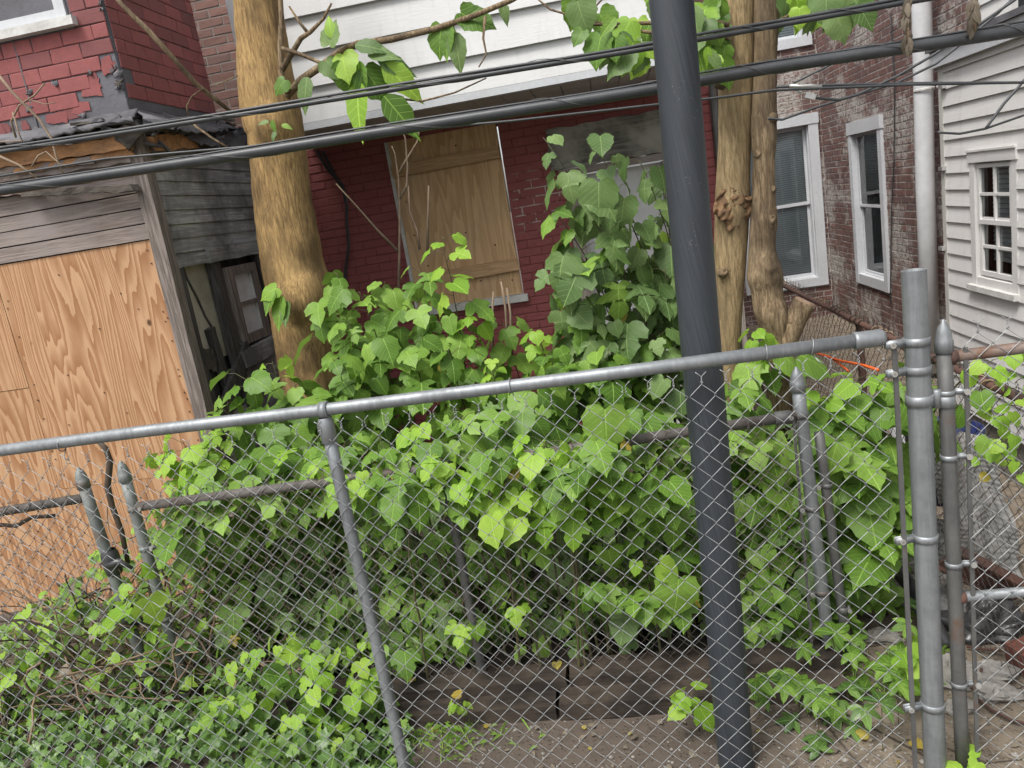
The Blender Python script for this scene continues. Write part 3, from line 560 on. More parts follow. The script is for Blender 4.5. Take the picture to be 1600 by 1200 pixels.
# thin cable on the brick wall
q = MB(); q.tube([ax(x, y, 2.83) for x, y in ((1392,20),(1398,130),(1397,250),(1393,330),(1391,480))], .006, 5); q.build('wall_cable', M['cable'], bh)

# ================================================================== WHITE VINYL HOUSE, far right
vh = thing('white_vinyl_house', (2.3, 4.2, 0), 'white house with narrow lapped siding and a small paned window at the right edge', 'house')
FV = Fr((2.19, 0, 0), (0, 1, 0), (-1, 0, 0)); VW = (4.49, 5.03, 1.15, 1.935)
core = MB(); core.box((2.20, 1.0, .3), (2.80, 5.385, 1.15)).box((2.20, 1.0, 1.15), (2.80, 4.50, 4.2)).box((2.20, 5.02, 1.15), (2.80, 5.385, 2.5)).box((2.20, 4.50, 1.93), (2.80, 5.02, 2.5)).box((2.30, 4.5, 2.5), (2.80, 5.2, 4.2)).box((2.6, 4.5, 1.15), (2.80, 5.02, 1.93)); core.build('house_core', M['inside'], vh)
z = .30
while z < 4.0:
    if z > 2.46 and z < 2.60: z += .1015; continue
    F_ = FV if z < 2.5 else Fr((2.28, 0, 0), (0,1,0), (-1,0,0)); end = 5.36 if z < 2.5 else 5.2
    for s, e in cut((1.2, end), [VW[:2]] if VW[2]-.06 < z+.05 < VW[3] else []):
        q = MB(); lap(q, F_, s, e, z, z+.104, .017); q.build('siding_board', M['vinyl'], vh)
    z += .1015
q = MB(); q.fbox(FV, (5.36, 5.41), (-.06, .018), (.22, 2.47)); q.build('corner_post', M['soffit'], vh)
q = MB(); q.fbox(FV, (1.2, 5.44), (-.02, .05), (2.47, 2.565)); q.build('frieze_board', M['trim'], vh)
q = MB(); q.fbox(FV, (1.2, 5.46), (-.10, .07), (2.567, 2.60)); q.build('roof_flashing', M['tar'], vh)
q = MB(); q.box((2.21, 1.0, -.05), (2.8, 5.37, .30)); q.build('foundation', M['concrete'], vh)
sash_window(vh, FV, *VW, .06, -.004, 1.30, True, 'vinyl', .014, .06, .05, -.010, .022)
q = MB(); q.fbox(FV, (4.475, 5.045), (-.01, .042), (1.118, 1.152)); q.build('window_sill', M['sillwhite'], vh)
q = MB(); q.fbox(FV, (4.48, 5.04), (-.01, .03), (1.936, 1.948)); q.build('drip_cap', M['vinyl'], vh)
for yy in (135, 263, 388):
    p = ax(1474, yy, 2.17); q = MB(); q.box(p+Vector((-.02,-.03,-.012)), p+Vector((.02,.03,.012))); q.build('conduit_clip', M['clamp'], vh)

# ================================================================== FENCES
def strand_mesh(name, mat, hgt, p, r_, mirror, barb=True, sides=5, hook=.0034, zb=0.):
    """one zig-zag wire of chain link, from local z=zb up to zb+hgt; p = half the diamond"""
    n = int(round(hgt/p)); pts = []
    for k in range(n+1):
        side = (k % 2) ^ (1 if mirror else 0); x = p if side else 0.; sg = 1 if side else -1; z = zb+hgt-(n-k)*p if False else zb+k*p
        for dx, dz, dy in ((-.14, -.16, .3), (0, -.05, 1), (0, .05, -1), (-.14, .16, -.3)):
            pts.append(Vector((x+sg*abs(dx)*p*(-1) + sg*.03*p, dy*hook, z+dz*p)))
    mb = MB(); mb.tube(pts, r_, sides)
    if barb:
        x = p if ((n % 2) ^ (1 if mirror else 0)) else 0.; sg = -1 if x == 0 else 1; z0 = zb+n*p; q = []
        for i in range(9):
            a = i/8*4*math.pi+(math.pi if mirror else 0); q.append(Vector((x+math.cos(a)*r_*1.15, math.sin(a)*r_*1.15, z0+.004+.018*i/8)))
        q.append(Vector((x-sg*.006, 0, z0+.027))); q.append(Vector((x-sg*.016, -.002, z0+.036)))
        mb.tube(q, r_*.95, sides)
    return mb.mesh(name, mat, True)
def fabric(parent, o, d, length, hgt, p, r_, mat, nm, jit=.0015, sides=5, z0=.03, barb=True, sag=0.):
    d = Vector(d).normalized(); nrm = Vector((d.y, -d.x, 0)); A = [strand_mesh(nm, mat, hgt, p, r_, b, barb, sides) for b in (False, True)]
    N = int(length/p); q = random.Random(int(length*100))
    for i in range(N):
        c = Vector(o)+d*(i*p)+Vector((0, 0, z0)); 
        m = Matrix(((d.x, -nrm.x, 0, c.x), (d.y, -nrm.y, 0, c.y), (0, 0, 1, c.z + sag*math.sin(i*.21)), (0, 0, 0, 1)))
        m = m @ Matrix.Rotation(q.uniform(-jit, jit), 4, 'Y') @ Matrix.Rotation(q.uniform(-jit, jit), 4, 'X')
        link_mesh(nm, A[i % 2], parent, m)
def post_mesh(mb, x, y, z0, z1, r_, sides=18, hollow=False, lean=(0, 0)):
    n = 8; mb.tube([Vector((x+lean[0]*(i/n), y+lean[1]*(i/n), z0+(z1-z0)*i/n)) for i in range(n+1)], r_, sides, not hollow)
    if hollow: mb.lathe((x+lean[0], y+lean[1], z1), [(r_, 0), (r_-.004, .001), (r_-.005, -.12)], sides)
    return mb
def acorn(mb, x, y, z, r_): return mb.lathe((x, y, z), [(r_*1.02, -.035), (r_*1.16, -.034), (r_*1.16, .0), (r_*1.05, .004), (r_*.98, .02), (r_*.7, .042), (r_*.32, .055), (r_*.2, .062), (0, .064)], 16)
def band(parent, x, y, z, r_, lug=(-1, 0), mat='galv', wd=.022, ln=.045, name='brace_band'):
    mb = MB(); mb.lathe((x, y, z), [(r_+.0005, -wd/2), (r_+.003, -wd/2), (r_+.0035, 0), (r_+.003, wd/2), (r_+.0005, wd/2)], 20)
    d = Vector((lug[0], lug[1], 0)).normalized(); s_ = Vector((-d.y, d.x, 0)); c = Vector((x, y, z))
    for k in (-1, 1):
        a = c+d*(r_-.002)+s_*(k*.006); b = c+d*(r_+ln)+s_*(k*.006); t = s_*.0016; h = Vector((0, 0, wd/2*.92))
        mb.hexa([a-t-h, b-t-h, b+t-h, a+t-h, a-t+h, b-t+h, b+t+h, a+t+h])
    o = mb.build(name, M[mat], parent, True)
    bt = MB(); q = c+d*(r_+ln*.72); bt.tube([q-s_*.016, q+s_*.018], .004, 8); bt.lathe(q-s_*.014 if s_.y > 0 else q+s_*.014, [(0, -.006), (.008, -.005), (.009, 0), (.0085, .004), (0, .004)], 10, -s_ if s_.y > 0 else s_); bt.build('bolt', M['clamp'], o)
    return o

# front fence along the pavement
YF = 2.3
ff = thing('chain_link_fence', (-.95, YF, 0), 'galvanised chain link fence along the pavement, in front of the bushes', 'fence')
q = MB(); q.tube([(-3.3, YF, 1.522), (-1.6, YF, 1.527), (-.95, YF, 1.52), (0, YF, 1.516), (.70, YF, 1.518)], .0205, 18); q.build('top_rail', M['galv'], ff, True)
q = MB(); q.lathe((.69, YF, 1.518), [(.0208, -.02), (.0255, -.02), (.0265, -.012), (.0255, -.006), (.0255, .055), (.018, .066), (0, .067)], 18, (1,0,0)); rc = q.build('rail_end_cup', M['galv'], ff, True)
q = MB(); post_mesh(q, -.955, YF, 0, 1.485, .021, lean=(-.008, 0)); q.build('line_post', M['galv'], ff, True)
q = MB(); q.lathe((-.964, YF, 1.50), [(.0235, -.09), (.026, -.088), (.026, -.02), (.020, -.005)], 18); q.lathe((-.972, YF, 1.52), [(.0215, 0), (.027, 0), (.027, .026), (.0215, .026)], 18, (1,0,0)); q.build('loop_cap', M['galv'], ff, True)
q = MB(); post_mesh(q, .842, YF, 0, 1.70, .0335, 24, True); q.build('terminal_post', M['galv'], ff, True)
q = MB(); q.box((.768, YF-.018, .06), (.782, YF-.012, 1.50)); q.build('tension_bar', M['galv_dark'], ff)
for z in (1.495, 1.41, .88, .29): band(ff, .842, YF, z, .0335, (-1, -.12), 'galv', .024, .058)
fabric(ff, (-3.08, YF-.024, 0), (1, 0, 0), 3.86, 1.44, .0375, .00115, M['wire'], 'mesh_wire', .004)
for x, t_ in ((-2.6, 0), (-1.9, .3), (-.35, .1), (.42, .2), (.55, .5)):
    q = MB(); q.tube([Vector((x+t_*.01*math.sin(a), YF+math.cos(a)*.0235, 1.519+math.sin(a)*.0235)) for a in [i*math.pi/8 for i in range(3, 15)]] + [Vector((x+.012, YF-.026, 1.478)), Vector((x+.026, YF-.024, 1.468))], .0018, 5); q.build('tie_wire', M['wire'], ff, True)
for z in (1.2, .85, .5):
    q = MB(); q.tube([Vector((-.957+math.cos(a)*.023, YF+math.sin(a)*.023, z+a*.002)) for a in [i*math.pi/8 for i in range(-2, 12)]] + [Vector((-.985, YF-.03, z+.03))], .0016, 5); q.build('tie_wire', M['wire'], ff, True)

# gate on the right
GX = .915
gt = thing('chain_link_gate', (GX, YF, 0), 'chain link gate with rusty top rail hung on the tall steel post', 'gate')
q = MB(); post_mesh(q, GX+.012, YF, .05, 1.475, .0215, lean=(-.012, 0)); q.build('gate_stile', M['galv_dark'], gt, True)
q = MB(); acorn(q, GX, YF, 1.485, .0215); q.build('acorn_cap', M['galv'], gt, True)
q = MB(); q.tube([(GX+.018, YF, 1.435), (1.3, YF, 1.435), (2.0, YF, 1.435)], .0175, 16); q.build('top_rail', M['rail_rust'], gt, True)
q = MB(); q.tube([(GX+.03, YF, .665), (1.3, YF, .665), (2.0, YF, .665)], .016, 16); q.build('middle_rail', M['galv'], gt, True)
q = MB(); q.lathe((GX+.020, YF, .665), [(.0165, -.006), (.023, 0), (.019, .012), (.0165, .016)], 14, (1,0,0)).lathe((GX+.016, YF, 1.435), [(.018, -.006), (.026, 0), (.021, .012), (.018, .018)], 14, (1,0,0)); q.build('weld_bead', M['rust'], gt, True)
q = MB(); q.box((GX+.047, YF-.014, .06), (GX+.059, YF-.008, 1.46)); q.build('tension_bar', M['galv_dark'], gt)
for z in (1.33, 1.13, .78, .36): band(gt, GX+(1-z/1.48)*.012, YF, z, .0215, (1, -.1), 'galv', .016, .042, 'clip_band')
fabric(gt, (GX+.05, YF-.016, 0), (1, 0, 0), .75, 1.476, .0375, .00115, M['wire'], 'mesh_wire', .003, z0=.04)
h_ = MB(); h_.lathe((.842, YF, 1.318), [(.034, -.016), (.0385, -.015), (.0385, .015), (.034, .016)], 20).lathe((.8875, YF-.006, 1.318), [(0, -.028), (.0135, -.028), (.0135, .024), (.0115, .026), (0, .027)], 14).lathe((GX, YF, 1.305), [(.022, -.017), (.0255, -.016), (.0255, .016), (.022, .017)], 18); h_.build('hinge', M['galv'], gt, True)

# older, lower fence behind it
YI = 2.95
fi = thing('low_inner_fence', (-.75, YI, 0), 'old low chain link fence half buried in the bushes', 'fence')
q = MB(); q.tube([(-2.17, YI, 1.045), (-1.2, YI, 1.06), (-.3, YI, 1.075), (.63, YI, 1.105)], .021, 14); q.build('top_rail', M['rail_old'], fi, True)
q = MB(); post_mesh(q, -2.19, YI, 0, 1.19, .024, 14); q.build('end_post', M['post_green'], fi, True); q = MB(); acorn(q, -2.19, YI, 1.20, .024); q.build('acorn_cap', M['post_green'], fi, True)
q = MB(); post_mesh(q, -.78, YI, 0, 1.04, .02, 12); q.build('line_post', M['galv_dark'], fi, True)
q = MB(); post_mesh(q, .69, YI, 0, 1.24, .025, 16, lean=(-.045, 0)); q.build('end_post', M['galv'], fi, True); q = MB(); acorn(q, .645, YI, 1.235, .025); q.build('acorn_cap', M['galv'], fi, True)
q = MB(); q.box((.612, YI-.018, .05), (.622, YI-.012, 1.1)); q.build('tension_bar', M['galv_dark'], fi)
q = MB(); q.lathe((.61, YI, 1.103), [(.022, -.06), (.027, -.058), (.027, 0), (0, .01)], 14, (1,0,0)); q.build('rail_end_cup', M['galv_dark'], fi, True)
for z in (1.105, .72, .35): band(fi, .69-.045*z/1.24, YI, z, .025, (-1, -.2), 'galv_dark', .02, .03)
for z in (1.04, .85, .5): band(fi, -2.19, YI, z, .024, (1, -.2), 'post_green', .02, .03)
fabric(fi, (-2.16, YI-.02, 0), (1, 0, 0), 2.79, 1.05, .031, .0013, M['wire_old'], 'mesh_wire', .004, 4)
fl = thing('low_side_fence', (-2.38, YI, 0), 'short run of old fence in front of the plywood, black wrapping on its post', 'fence')
q = MB(); q.tube([(-3.9, YI, 1.055), (-2.39, YI, 1.115)], .021, 14); q.build('top_rail', M['rail_old'], fl, True)
q = MB(); post_mesh(q, -2.355, YI, 0, 1.19, .025, 14, lean=(-.04, 0)); q.build('end_post', M['post_green'], fl, True); q = MB(); acorn(q, -2.395, YI, 1.195, .025); q.build('acorn_cap', M['post_green'], fl, True)
for z in (.80, .52):
    q = MB(); q.lathe((-2.37, YI, z), [(.03, -.06), (.036, -.05), (.04, -.01), (.038, .04), (.03, .06)], 12); q.tube([(-2.37, YI-.04, z), (-2.30, YI-.05, z+.02), (-2.25, YI-.03, z-.03)], [.012, .018, .006], 6); q.build('tape_wrap', M['bag'], fl, True)
fabric(fl, (-3.5, YI-.02, 0), (1, 0, 0), 1.11, 1.08, .031, .0013, M['wire_old'], 'mesh_wire', .004, 4)
q = thing('leaning_fence_post', (.765, 2.97, 0), 'thin grey fence post without cap, right of the capped inner post', 'post'); m_ = MB(); post_mesh(m_, .765, 2.97, 0, 1.02, .019, 14, lean=(-.05, 0)); m_.build('post', M['galv_dark'], q, True); band(q, .73, 2.97, .80, .019, (-1, -.2), 'galv_dark', .018, .03); band(q, .757, 2.97, .25, .019, (1, -.2), 'galv_dark', .03, .01)

# dark fence running back along the alley
al = thing('alley_fence', (1.28, 4.5, 0), 'dark rusty chain link fence running back along the alley to the brick house', 'fence')
fabric(al, (1.28, 2.62, 0), (0, 1, 0), 3.9, 1.14, .035, .0014, M['wire_black'], 'mesh_wire', .004, 4)
q = MB(); q.tube([(1.29, 2.62, 1.165), (1.275, 4.4, 1.16), (1.26, 6.6, 1.165)], .016, 10); q.build('top_rail', M['rust'], al, True)
for y in (4.35, 6.55): q = MB(); post_mesh(q, 1.30, y, 0, 1.17, .02, 10); q.build('line_post', M['rust'], al, True)
for i in range(11):
    y = 2.75+i*.36; q = MB(); q.tube([Vector((1.28+math.cos(a)*.022, y+a*.012, 1.165+math.sin(a)*.022)) for a in [k*.7 for k in range(26)]], .004, 4); q.build('twisted_vine', M['deadvine' if i % 3 == 0 else 'twigdark'], al, True)
rp = MB(); rp.tube([ax(x, y, 1.262) for x, y in ((1272,551),(1290,556),(1310,563),(1330,567),(1350,571),(1372,578))], .008, 6).tube([ax(x, y, 1.262) for x, y in ((1300,560),(1316,572),(1326,580))], .006, 6)
tag(rp.build('orange_rope', M['rope'], None, True), 'orange rope tied along the dark alley fence', 'rope')

# ================================================================== POLE AND CABLES
pl = MB(); n = 30; pl.tube([Vector((.214, 2.42, -.1)).lerp(Vector((.285, 2.42, 3.3)), i/n) for i in range(n+1)], [.0622*(1+.012*mnoise.noise(Vector((0, 0, i*.7)))) for i in range(n+1)], 32)
tag(pl.build('utility_pole', M['pole'], None, True), 'smooth black round pole standing just behind the front fence', 'pole')
def cable(name, pxs, Y, r_, label, lash=None, dz=0., rl=.004):
    pts = [ay(x, y, Y) for x, y in pxs]; root = thing(name, pts[0], label, 'cable')
    mb = MB(); ip = []
    for i in range(len(pts)-1):
        for k in range(8): ip.append(pts[i].lerp(pts[i+1], k/8))
    ip.append(pts[-1]); mb.tube(ip, r_, 14); mb.build('sheath', M['cable'], root, True)
    if lash:
        l_ = MB(); l_.tube([p+Vector((0, -.004, r_+rl*.8+.002*math.sin(i*.4))) for i, p in enumerate(ip)], rl, 8); l_.build('messenger_wire', M['cable'], root, True)
        l_ = MB(); h = []
        for i in range(len(ip)-1):
            for k in range(6):
                f = k/6; a = (i+f)*1.05; c = ip[i].lerp(ip[i+1], f)+Vector((0, 0, rl)); h.append(c+Vector((0, math.cos(a)*(r_+.002), math.sin(a)*(r_+rl+.001))))
        l_.tube(h, .0011, 4); l_.build('lashing_wire', M['galv_dark'], root, True)
cable('overhead_cable', [(-80,250),(0,237),(400,175),(800,110),(1023,74),(1200,42),(1407,5),(1680,-40)], 2.69, .0085, 'upper of the two thick black cables that pass behind the pole', True, 0, .005)
cable('overhead_cable', [(-80,312),(0,298),(400,238),(800,174),(1030,138),(1200,107),(1533,57),(1680,34)], 2.70, .0185, 'lower and thickest black cable that passes behind the pole', True, 0, .0035)
cable('overhead_cable', [(-80,288),(0,275),(167,248),(377,230),(700,198),(800,189),(1030,163),(1127,152),(1210,141),(1430,132),(1700,127)], 2.95, .0045, 'thin black cable just below the thickest one')
cable('service_drop_wire', [(1213,136),(1300,133),(1430,130),(1600,129),(1680,129)], 3.3, .005, 'thin straight wire crossing in front of the brick and white houses')
cable('service_drop_wire', [(1262,152),(1310,156),(1340,148),(1400,120),(1460,85),(1520,45),(1600,-10)], 3.3, .0055, 'wire rising to the right from the bright metal clamp')
cable('service_drop_wire', [(1200,185),(1222,187),(1275,168),(1340,148),(1400,130),(1462,100),(1500,70),(1560,20),(1610,-30)], 3.4, .005, 'lower wire looping below the metal clamp and rising right')
cable('service_drop_wire', [(1240,130),(1300,100),(1380,85),(1460,72)], 3.5, .004, 'short wire slanting up across the dark brick wall')
cable('service_drop_wire', [(1465,207),(1500,209),(1540,201),(1600,180),(1650,160)], 3.6, .005, 'sagging wire across the white siding above the small window')
cable('service_drop_wire', [(1540,201),(1570,160),(1590,138),(1600,125),(1612,135)], 3.6, .006, 'wire hooking up steeply at the right edge over white siding')
cl = MB()
p = ay(1266, 150, 3.28); cl.beam(p+Vector((-.018,0,.008)), p+Vector((.018,0,-.008)), .016, .022, 3, .05); c_ = thing('cable_clamp', p, 'bright metal wedge clamp hanging from the wires by the brick wall', 'clamp'); cl.build('wedge', M['clamp'], c_)
q = MB(); q.tube([ay(x, y, 3.28) for x, y in ((1262,147),(1250,143),(1240,136),(1234,134),(1238,139),(1252,147))], .0028, 6); q.build('bail_wire', M['clamp'], c_, True)
q = MB(); q.tube([ay(x, y, 3.28) for x, y in ((1234,134),(1250,135),(1265,134),(1284,135))], .007, 6); q.build('grip', M['clamp'], c_, True)

# ================================================================== TREES
def limb(pxs, Y, sides=22, lump=.05, seed=0, sub=9, rscale=1.):
    """pxs: (x, y, width in px[, Y]) up the limb -> MB of a lumpy tapered tube"""
    P, Rr = [], []
    for t in pxs:
        yy = t[3] if len(t) > 3 else Y; p = ay(t[0], t[1], yy); P.append(p); Rr.append(t[2]/2/FPX*proj(p)[2]*rscale)
    n = len(P); ip, ir = [], []
    def cr(a, b, c, d, t): return ((2*b)+(c-a)*t+(2*a-5*b+4*c-d)*t*t+(3*b-a-3*c+d)*t**3)*.5
    for i in range(n-1):
        a, b, c, d = P[max(i-1,0)], P[i], P[i+1], P[min(i+2,n-1)]; ra, rb, rc_, rd = Rr[max(i-1,0)], Rr[i], Rr[i+1], Rr[min(i+2,n-1)]
        for k in range(sub): ip.append(cr(a, b, c, d, k/sub)); ir.append(cr(ra, rb, rc_, rd, k/sub))
    ip.append(P[-1]); ir.append(Rr[-1]); mb = MB(); mb.tube(ip, ir, sides); o = Vector((seed*3.1, 0, 0))
    for i, p in enumerate(ip):
        for k in range(sides):
            v = Vector(mb.v[i*sides+k]); d = (v-p); f = 1+lump*(mnoise.noise(v*6+o)*1.0+mnoise.noise(v*19+o)*.45); mb.v[i*sides+k] = tuple(p+d*f)
    return mb, ip, ir
def bulge(mb, c, rad, amt):
    c = Vector(c)
    for i, v in enumerate(mb.v):
        v = Vector(v); d = v-c; L = d.length
        if L < rad: mb.v[i] = tuple(v+Vector((0,-1,0))*amt*(1-(L/rad)**2)**2*.8+d.normalized()*amt*.5*(1-L/rad))
    return mb
def knot(parent, c, r_, mat, name='knot', d=(0,-1,.15), ring=True):
    mb = MB(); mb.lathe(c, [(r_*1.9, -.03), (r_*1.5, -.01), (r_*1.1, r_*.06), (r_*.8, r_*.16), (r_*.4, r_*.02), (0, -r_*.15)], 14, d)
    for i, v in enumerate(mb.v):
        v = Vector(v); mb.v[i] = tuple(v+Vector((1,1,1))*mnoise.noise(v*26)*r_*.5+Vector((1,.6,1))*mnoise.noise(v*70)*r_*.25)
    return mb.build(name, mat, parent, True)

tl = thing('mulberry_tree', ay(505, 760, 4.7), 'yellow-barked tree with one thick leaning trunk in front of the charred boards', 'tree')
mb, ipL, irL = limb([(372,-260,74),(388,-120,74),(402,0,74),(412,90,82),(424,180,92),(432,215,88),(440,300,88),(455,400,94),(470,470,102),(476,540,92),(484,600,88),(496,690,100),(508,790,125)], 4.7, 28, .05, 1, 12)
for (x, y, r_, a) in ((470,470,.18,.05),(425,195,.15,.05),(490,440,.1,.03)): bulge(mb, ay(x, y, 4.56), r_, a)
mb.build('trunk', M['bark_l'], tl, True)
for x, y, r_ in ((464,482,.03),(437,408,.035)): knot(tl, ay(x, y, 4.515 if y > 450 else 4.535), r_, M['bark_dark'])
tr = thing('double_trunk_tree', ay(1180, 700, 4.1), 'tree with two fused trunks, a burl and a sawn stump, right of the pole', 'tree')
mb, ipR, irR = limb([(1160,-220,56),(1155,-60,54),(1151,60,53),(1149,160,52),(1147,250,50),(1144,320,53),(1141,400,50),(1139,450,46),(1138,500,40),(1136,560,38),(1134,640,40),(1132,720,46),(1130,800,60)], 4.15, 24, .045, 2, 11)
bulge(mb, ay(1146, 325, 4.03), .13, .035); mb.build('trunk', M['bark_r'], tr, True)
mb, ipS, irS = limb([(1198,-200,36),(1197,-60,36),(1197,60,37),(1194,160,36),(1193,215,40),(1193,250,36),(1193,300,35),(1193,345,41),(1191,380,40),(1192,408,45),(1195,432,54),(1198,455,48),(1203,482,50),(1210,510,46),(1216,545,47),(1217,600,40),(1219,660,41),(1220,740,46),(1220,820,64)], 4.08, 24, .10, 3, 11)
for (x, y, r_, a) in ((1190,235,.05,.02),(1195,340,.06,.02),(1205,410,.07,.03),(1215,500,.12,.03)): bulge(mb, ay(x, y, 3.99), r_, a)
mb.build('second_trunk', M['bark_thin'], tr, True)
mb, _, _ = limb([(1217,555,40),(1230,525,38),(1246,492,34),(1257,474,37)], 4.06, 16, .08, 4, 7); st = mb.build('stump_branch', M['bark_thin'], tr, True)
bl_ = MB(); c = ay(1147, 322, 4.085); bl_.lathe(c, [(.10*math.sin(t), .030*math.cos(t)) for t in [math.pi*.62*(1-i/16) for i in range(17)]], 44, (0.1,-1,0))
for i, v in enumerate(bl_.v):
    v = Vector(v); bl_.v[i] = tuple(v+Vector((.8,.8,.9))*mnoise.noise(v*17)*.03+Vector((.6,1.2,.6))*mnoise.noise(v*48)*.022+Vector((0,1,0))*mnoise.noise(v*110)*.008)
bl_.build('burl', M['burl'], tr, True)
for x, y, r_, Y in ((1206,182,.022,4.01),(1206,342,.022,4.0),(1203,405,.03,4.0),(1185,237,.02,4.02),(1130,128,.025,4.03),(1132,425,.022,4.04),(1222,573,.022,3.99),(1207,295,.018,4.02)): knot(tr, ay(x, y, Y+.01), r_*.7, M['bark_thin'], 'knot', (rnd.uniform(-.3,.6), -1, .3))
q = MB(); q.lathe(ay(1259,473,4.06), [(.060,-.004),(.058,.006),(.045,.012),(0,.009)], 16, ay(1258,474,4.06)-ay(1240,505,4.06)); q.build('sawn_end', M['cutwood'], tr, True)

# ================================================================== LEAVES
def outline(kind):
    if kind == 'heart': h = [(0,0),(.11,-.10),(.24,-.13),(.37,-.09),(.46,.01),(.51,.14),(.52,.28),(.49,.42),(.43,.56),(.34,.69),(.22,.80),(.10,.90),(0,1.03)]
    elif kind == 'lobe3': h = [(0,0),(.11,-.09),(.25,-.11),(.40,-.05),(.50,.05),(.57,.17),(.60,.31),(.54,.40),(.42,.40),(.32,.40),(.33,.50),(.36,.60),(.31,.73),(.20,.85),(.09,.94),(0,1.05)]
    elif kind == 'lobe5': h = [(0,0),(.12,-.08),(.28,-.09),(.42,.0),(.36,.05),(.22,.10),(.20,.16),(.40,.24),(.56,.34),(.58,.44),(.46,.48),(.28,.43),(.17,.42),(.18,.50),(.28,.62),(.28,.75),(.16,.88),(0,1.05)]
    elif kind == 'lance': h = [(0,0),(.10,.03),(.19,.12),(.25,.25),(.265,.38),(.24,.52),(.19,.66),(.12,.80),(.05,.93),(0,1.05)]
    elif kind == 'ivy': h = [(0,0),(.14,-.10),(.30,-.12),(.46,-.02),(.36,.10),(.40,.24),(.54,.42),(.34,.48),(.22,.56),(.14,.78),(0,1.0)]
    else: h = [(0,0),(.09,.06),(.20,.22),(.25,.42),(.22,.62),(.13,.82),(0,1.0)]
    return h
def leaf_geo(kind, seed, fold=.22, droop=.25, serr=.026):
    q = random.Random(seed); h = outline(kind); V, F, U = [], [], []; n = len(h); mid = []
    for i, (x, y) in enumerate(h): mid.append((0, max(0, min(1.04, y*.93+.03 if 0 < i < n-1 else y))))
    def zz(x, y, s): return fold*abs(x) - droop*max(0, y)**2*.6 - .55*droop*abs(x)**1.5*(1.6 if abs(x) > .3 else 1) + .035*math.sin(9*y+s*2+seed)*abs(x)*2
    for (x, y) in mid: V.append((0, y, zz(0, y, 0))); U.append((0, y))
    for s in (-1, 1):
        b = len(V); sc = q.uniform(.92, 1.06)
        for i, (x, y) in enumerate(h):
            k = 1+(serr*(1 if i % 2 else -1)*2 if 0 < i < n-1 else 0); xx = s*x*k*sc; yy = y+q.uniform(-.01,.01)
            V.append((xx, yy, zz(xx, yy, s))); U.append((xx, yy))
        for i in range(n-1):
            a, b1, c, d = i, i+1, b+i+1, b+i
            tri = [(a, b1, c), (a, c, d)] if s < 0 else [(a, c, b1), (a, d, c)]
            if i == 0: tri = [(a, b1, c)] if s < 0 else [(a, c, b1)]
            F += tri
    return np.array(V, float), np.array(F, int), np.array(U, float)
LEAF = {}
for kd, ns in (('heart', 6), ('lobe3', 5), ('lobe5', 4), ('lance', 3), ('ivy', 3), ('leaflet', 2)):
    LEAF[kd] = [leaf_geo(kd, i*7+len(kd), rnd.uniform(.12,.42), rnd.uniform(.15,.75)) for i in range(ns)]
def np_mesh(name, V, F, U, mat, rv=None):
    me = bpy.data.meshes.new(name); nf = len(F); me.vertices.add(len(V)); me.vertices.foreach_set('co', V.astype(np.float32).ravel()); me.loops.add(nf*3); me.loops.foreach_set('vertex_index', F.astype(np.int32).ravel())
    me.polygons.add(nf); me.polygons.foreach_set('loop_start', np.arange(0, nf*3, 3, dtype=np.int32)); me.polygons.foreach_set('use_smooth', np.ones(nf, bool))
    uv = me.uv_layers.new(name='UVMap'); uv.data.foreach_set('uv', U[F.ravel()].astype(np.float32).ravel())
    if rv is not None: at = me.attributes.new('rnd', 'FLOAT', 'POINT'); at.data.foreach_set('value', rv.astype(np.float32))
    me.materials.append(M[mat]); me.update(calc_edges=True); return me
LM = {}
def leaf_me(kd, i, mat):
    if (kd, i, mat) not in LM: LM[(kd, i, mat)] = np_mesh('leaf', *LEAF[kd][i], mat)
    return LM[(kd, i, mat)]
def leaf_matrix(p, tip, nrm, s):
    y = Vector(tip).normalized(); z = Vector(nrm); z = z - y*z.dot(y)
    if z.length < 1e-4: z = y.orthogonal()
    z.normalize(); x = y.cross(z); return Matrix(((x.x*s, y.x*s, z.x*s, p.x), (x.y*s, y.y*s, z.y*s, p.y), (x.z*s, y.z*s, z.z*s, p.z), (0, 0, 0, 1)))
